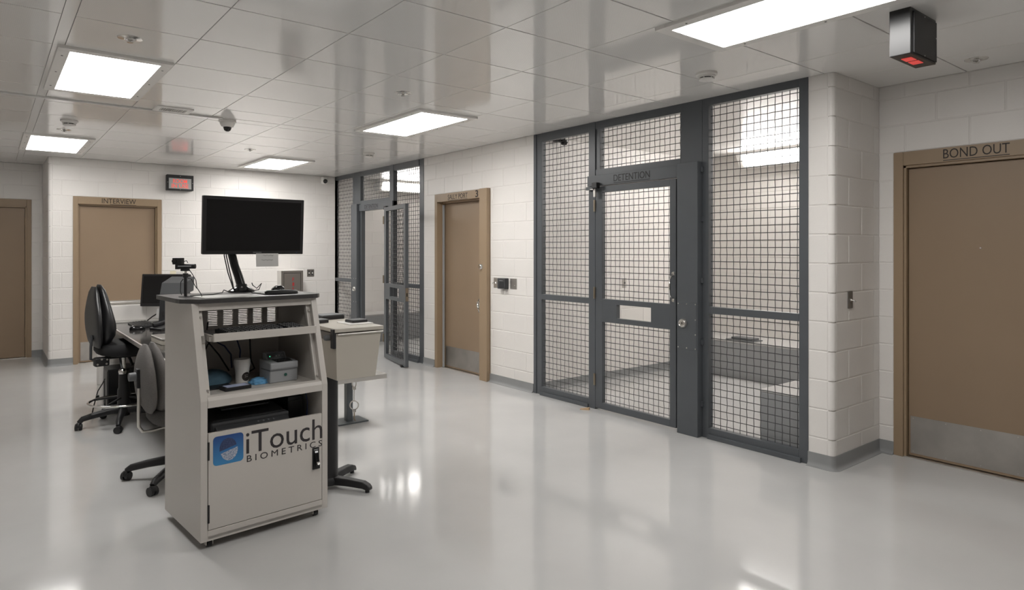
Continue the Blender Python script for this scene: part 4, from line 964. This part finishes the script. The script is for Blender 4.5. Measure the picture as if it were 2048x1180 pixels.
# ------------------------------------------------------------------ fingerprint station and bench
t = thing('fingerprint_station', (1.72, 4.04, 0), 0, 'beige tapered fingerprint cabinet on a black column base', 'cabinet')
FT = 1.04
MB().box(1.632, 1.955, 3.755, 4.52, FT-.024, FT).build('top', 'beige', t, world=True, bevel=.003)
q = [(1.64, FT-.03), (1.945, FT-.03), (1.905, .725), (1.648, .725)]
MB().prism([(a, b) for a, b in q], 3.765, 4.40, 'y').build('body', 'beige', t, world=True, bevel=.003)
MB().cyl((1.65, 3.757, FT-.036), (1.95, 3.757, FT-.036), .006, n=12).build('front_bar', 'steel', t, world=True, smooth=True)
MB().box(1.628, 1.64, 3.80, 4.30, FT-.075, FT-.03).build('side_channel', 'cabinet_grey', t, world=True)
br = MB().box(1.622, 1.641, 3.758, 3.80, FT-.12, FT-.004).build('corner_bracket', 'black', t, world=True, bevel=.002)
MB().lathe([(.001, .03), (.014, .03), (.018, .02), (.018, 0)], n=16).xform(Matrix.Translation((1.625, 3.83, FT-.058)) @ Matrix.Rotation(R(-90), 4, 'Y')).build('clamp_knob', 'mid_grey', t, world=True, smooth=True)
cc = (1.70, 4.02)
MB().cyl((*cc, .05), (*cc, .726), .062, n=28).build('column', 'black', t, world=True, smooth=True)
MB().lathe([(.001, .03), (.075, .03), (.075, .055), (.062, .075), (.001, .075)], (*cc, 0), 24).build('hub', 'black', t, world=True, smooth=True)
for k in range(4):
    a = math.atan2(-.253, .167) + k*math.pi/2; c, s_ = math.cos(a), math.sin(a); pts = []
    mb = MB()
    for r_, z_, hw, hh in ((.03, .052, .034, .024), (.15, .052, .030, .022), (.26, .046, .028, .020), (.295, .034, .026, .017), (.31, .026, .022, .010)):
        for (dw, dz) in ((-1, -1), (1, -1), (1, 1), (-1, 1)): pts.append((cc[0]+c*r_-s_*hw*dw*(.8 if dz > 0 else 1), cc[1]+s_*r_+c*hw*dw*(.8 if dz > 0 else 1), z_+hh*dz))
    mb.add(pts, [(i*4+j, i*4+(j+1) % 4, i*4+4+(j+1) % 4, i*4+4+j) for i in range(4) for j in range(4)] + [(3, 2, 1, 0), (16, 17, 18, 19)])
    lg_ = mb.build('foot', 'black', t, world=True, bevel=.006, seg=3)
    MB().cyl((cc[0]+c*.285, cc[1]+s_*.285, 0), (cc[0]+c*.285, cc[1]+s_*.285, .03), .014, n=12).build('foot_glide', 'black', lg_, world=True).matrix_parent_inverse = Matrix()
    lg_.children[0].matrix_parent_inverse = Matrix()
def ink_pad(loc, rz, sx, sy, sz, label, extra=None):
    t = thing('ink_pad', loc, rz, label, 'ink pad', 'ink pads on the fingerprint cabinet')
    MB().box(-sx, sx, -sy, sy, 0, sz*.75).build('base', 'bezel', t, bevel=.002)
    MB().box(-sx*.97, sx*.97, -sy*.97, sy*.97, sz*.75, sz).build('lid', 'mid_grey' if extra else 'dark_grey', t, bevel=.002)
    if extra == 'paper': MB().box(-sx*.8, 0, -sy*.3, sy*.8, sz, sz+.001).build('label', 'paper', t)
ink_pad((1.845, 4.36, FT), R(8), .085, .07, .032, 'thick black ink pad at the back of the fingerprint cabinet', 'x')
ink_pad((1.685, 4.16, FT), R(8), .055, .05, .024, 'black ink pad at the left edge of the fingerprint cabinet', 'paper')
tag(MB().box(1.79, 1.95, 3.885, 4.09, FT, FT+.006).build('print_card_plate', 'white', bevel=.001), 'white plate under the small ink pad', 'plate')
ink_pad((1.885, 4.00, FT+.006), R(5), .055, .05, .018, 'small black ink pad on the white plate', None)
# steel bench with floor post
t = thing('steel_bench', (2.49, 5.44, 0), 0, 'stainless steel holding bench on a grey floor post', 'bench')
BT = .44
MB().box(1.98, 2.735, 5.19, 5.62, BT-.045, BT-.004).box(1.985, 2.73, 5.195, 5.615, BT-.006, BT).build('seat_plate', 'steel', t, world=True, bevel=.003)
MB().box(2.462, 2.518, 5.41, 5.47, .01, BT-.045).build('post', 'post_grey', t, world=True, bevel=.003)
fp = MB().box(2.36, 2.64, 5.35, 5.56, 0, .012).build('floor_plate', 'post_grey', t, world=True, bevel=.002)
MB().box(2.06, 2.116, 5.41, 5.47, 0, BT-.045).build('post', 'post_grey', t, world=True, bevel=.003)
hx, hy = 2.478, 5.30
t = thing('handcuffs', (hx, hy, BT-.05), 0, 'steel handcuffs hanging on a chain under the bench', 'handcuffs')
Rm = Matrix.Rotation(R(-25), 4, 'Z')
def cuff(cz, ru, rz, name):
    pts = [(ru*math.cos(2*math.pi*k/28), 0, cz+rz*math.sin(2*math.pi*k/28)) for k in range(28)]
    mb = MB().tube(pts, .0050, 8, closed=True); mb.box(-.016, .016, -.006, .006, cz-rz-.022, cz-rz+.002)
    mb.xform(Rm); return mb.build(name, 'steel', t, smooth=True)
cuff(-.030, .017, .028, 'cuff'); cuff(-.215, .036, .038, 'cuff')
for i in range(9):
    z_ = -.078 - .0125*i; pts = []
    for k in range(12):
        a = 2*math.pi*k/12; pts.append((.0045*math.cos(a), 0, z_+.0085*math.sin(a)) if i % 2 else (0, .0045*math.cos(a), z_+.0085*math.sin(a)))
    MB().tube(pts, .0018, 6, closed=True).build('chain_link', 'steel', t, smooth=True)
MB().tube([(0, 0, -.265), (.003, .004, -.30), (0, 0, -.33), (.01, 0, -.35)], .006, 8).build('hasp', 'bronze', t, smooth=True)
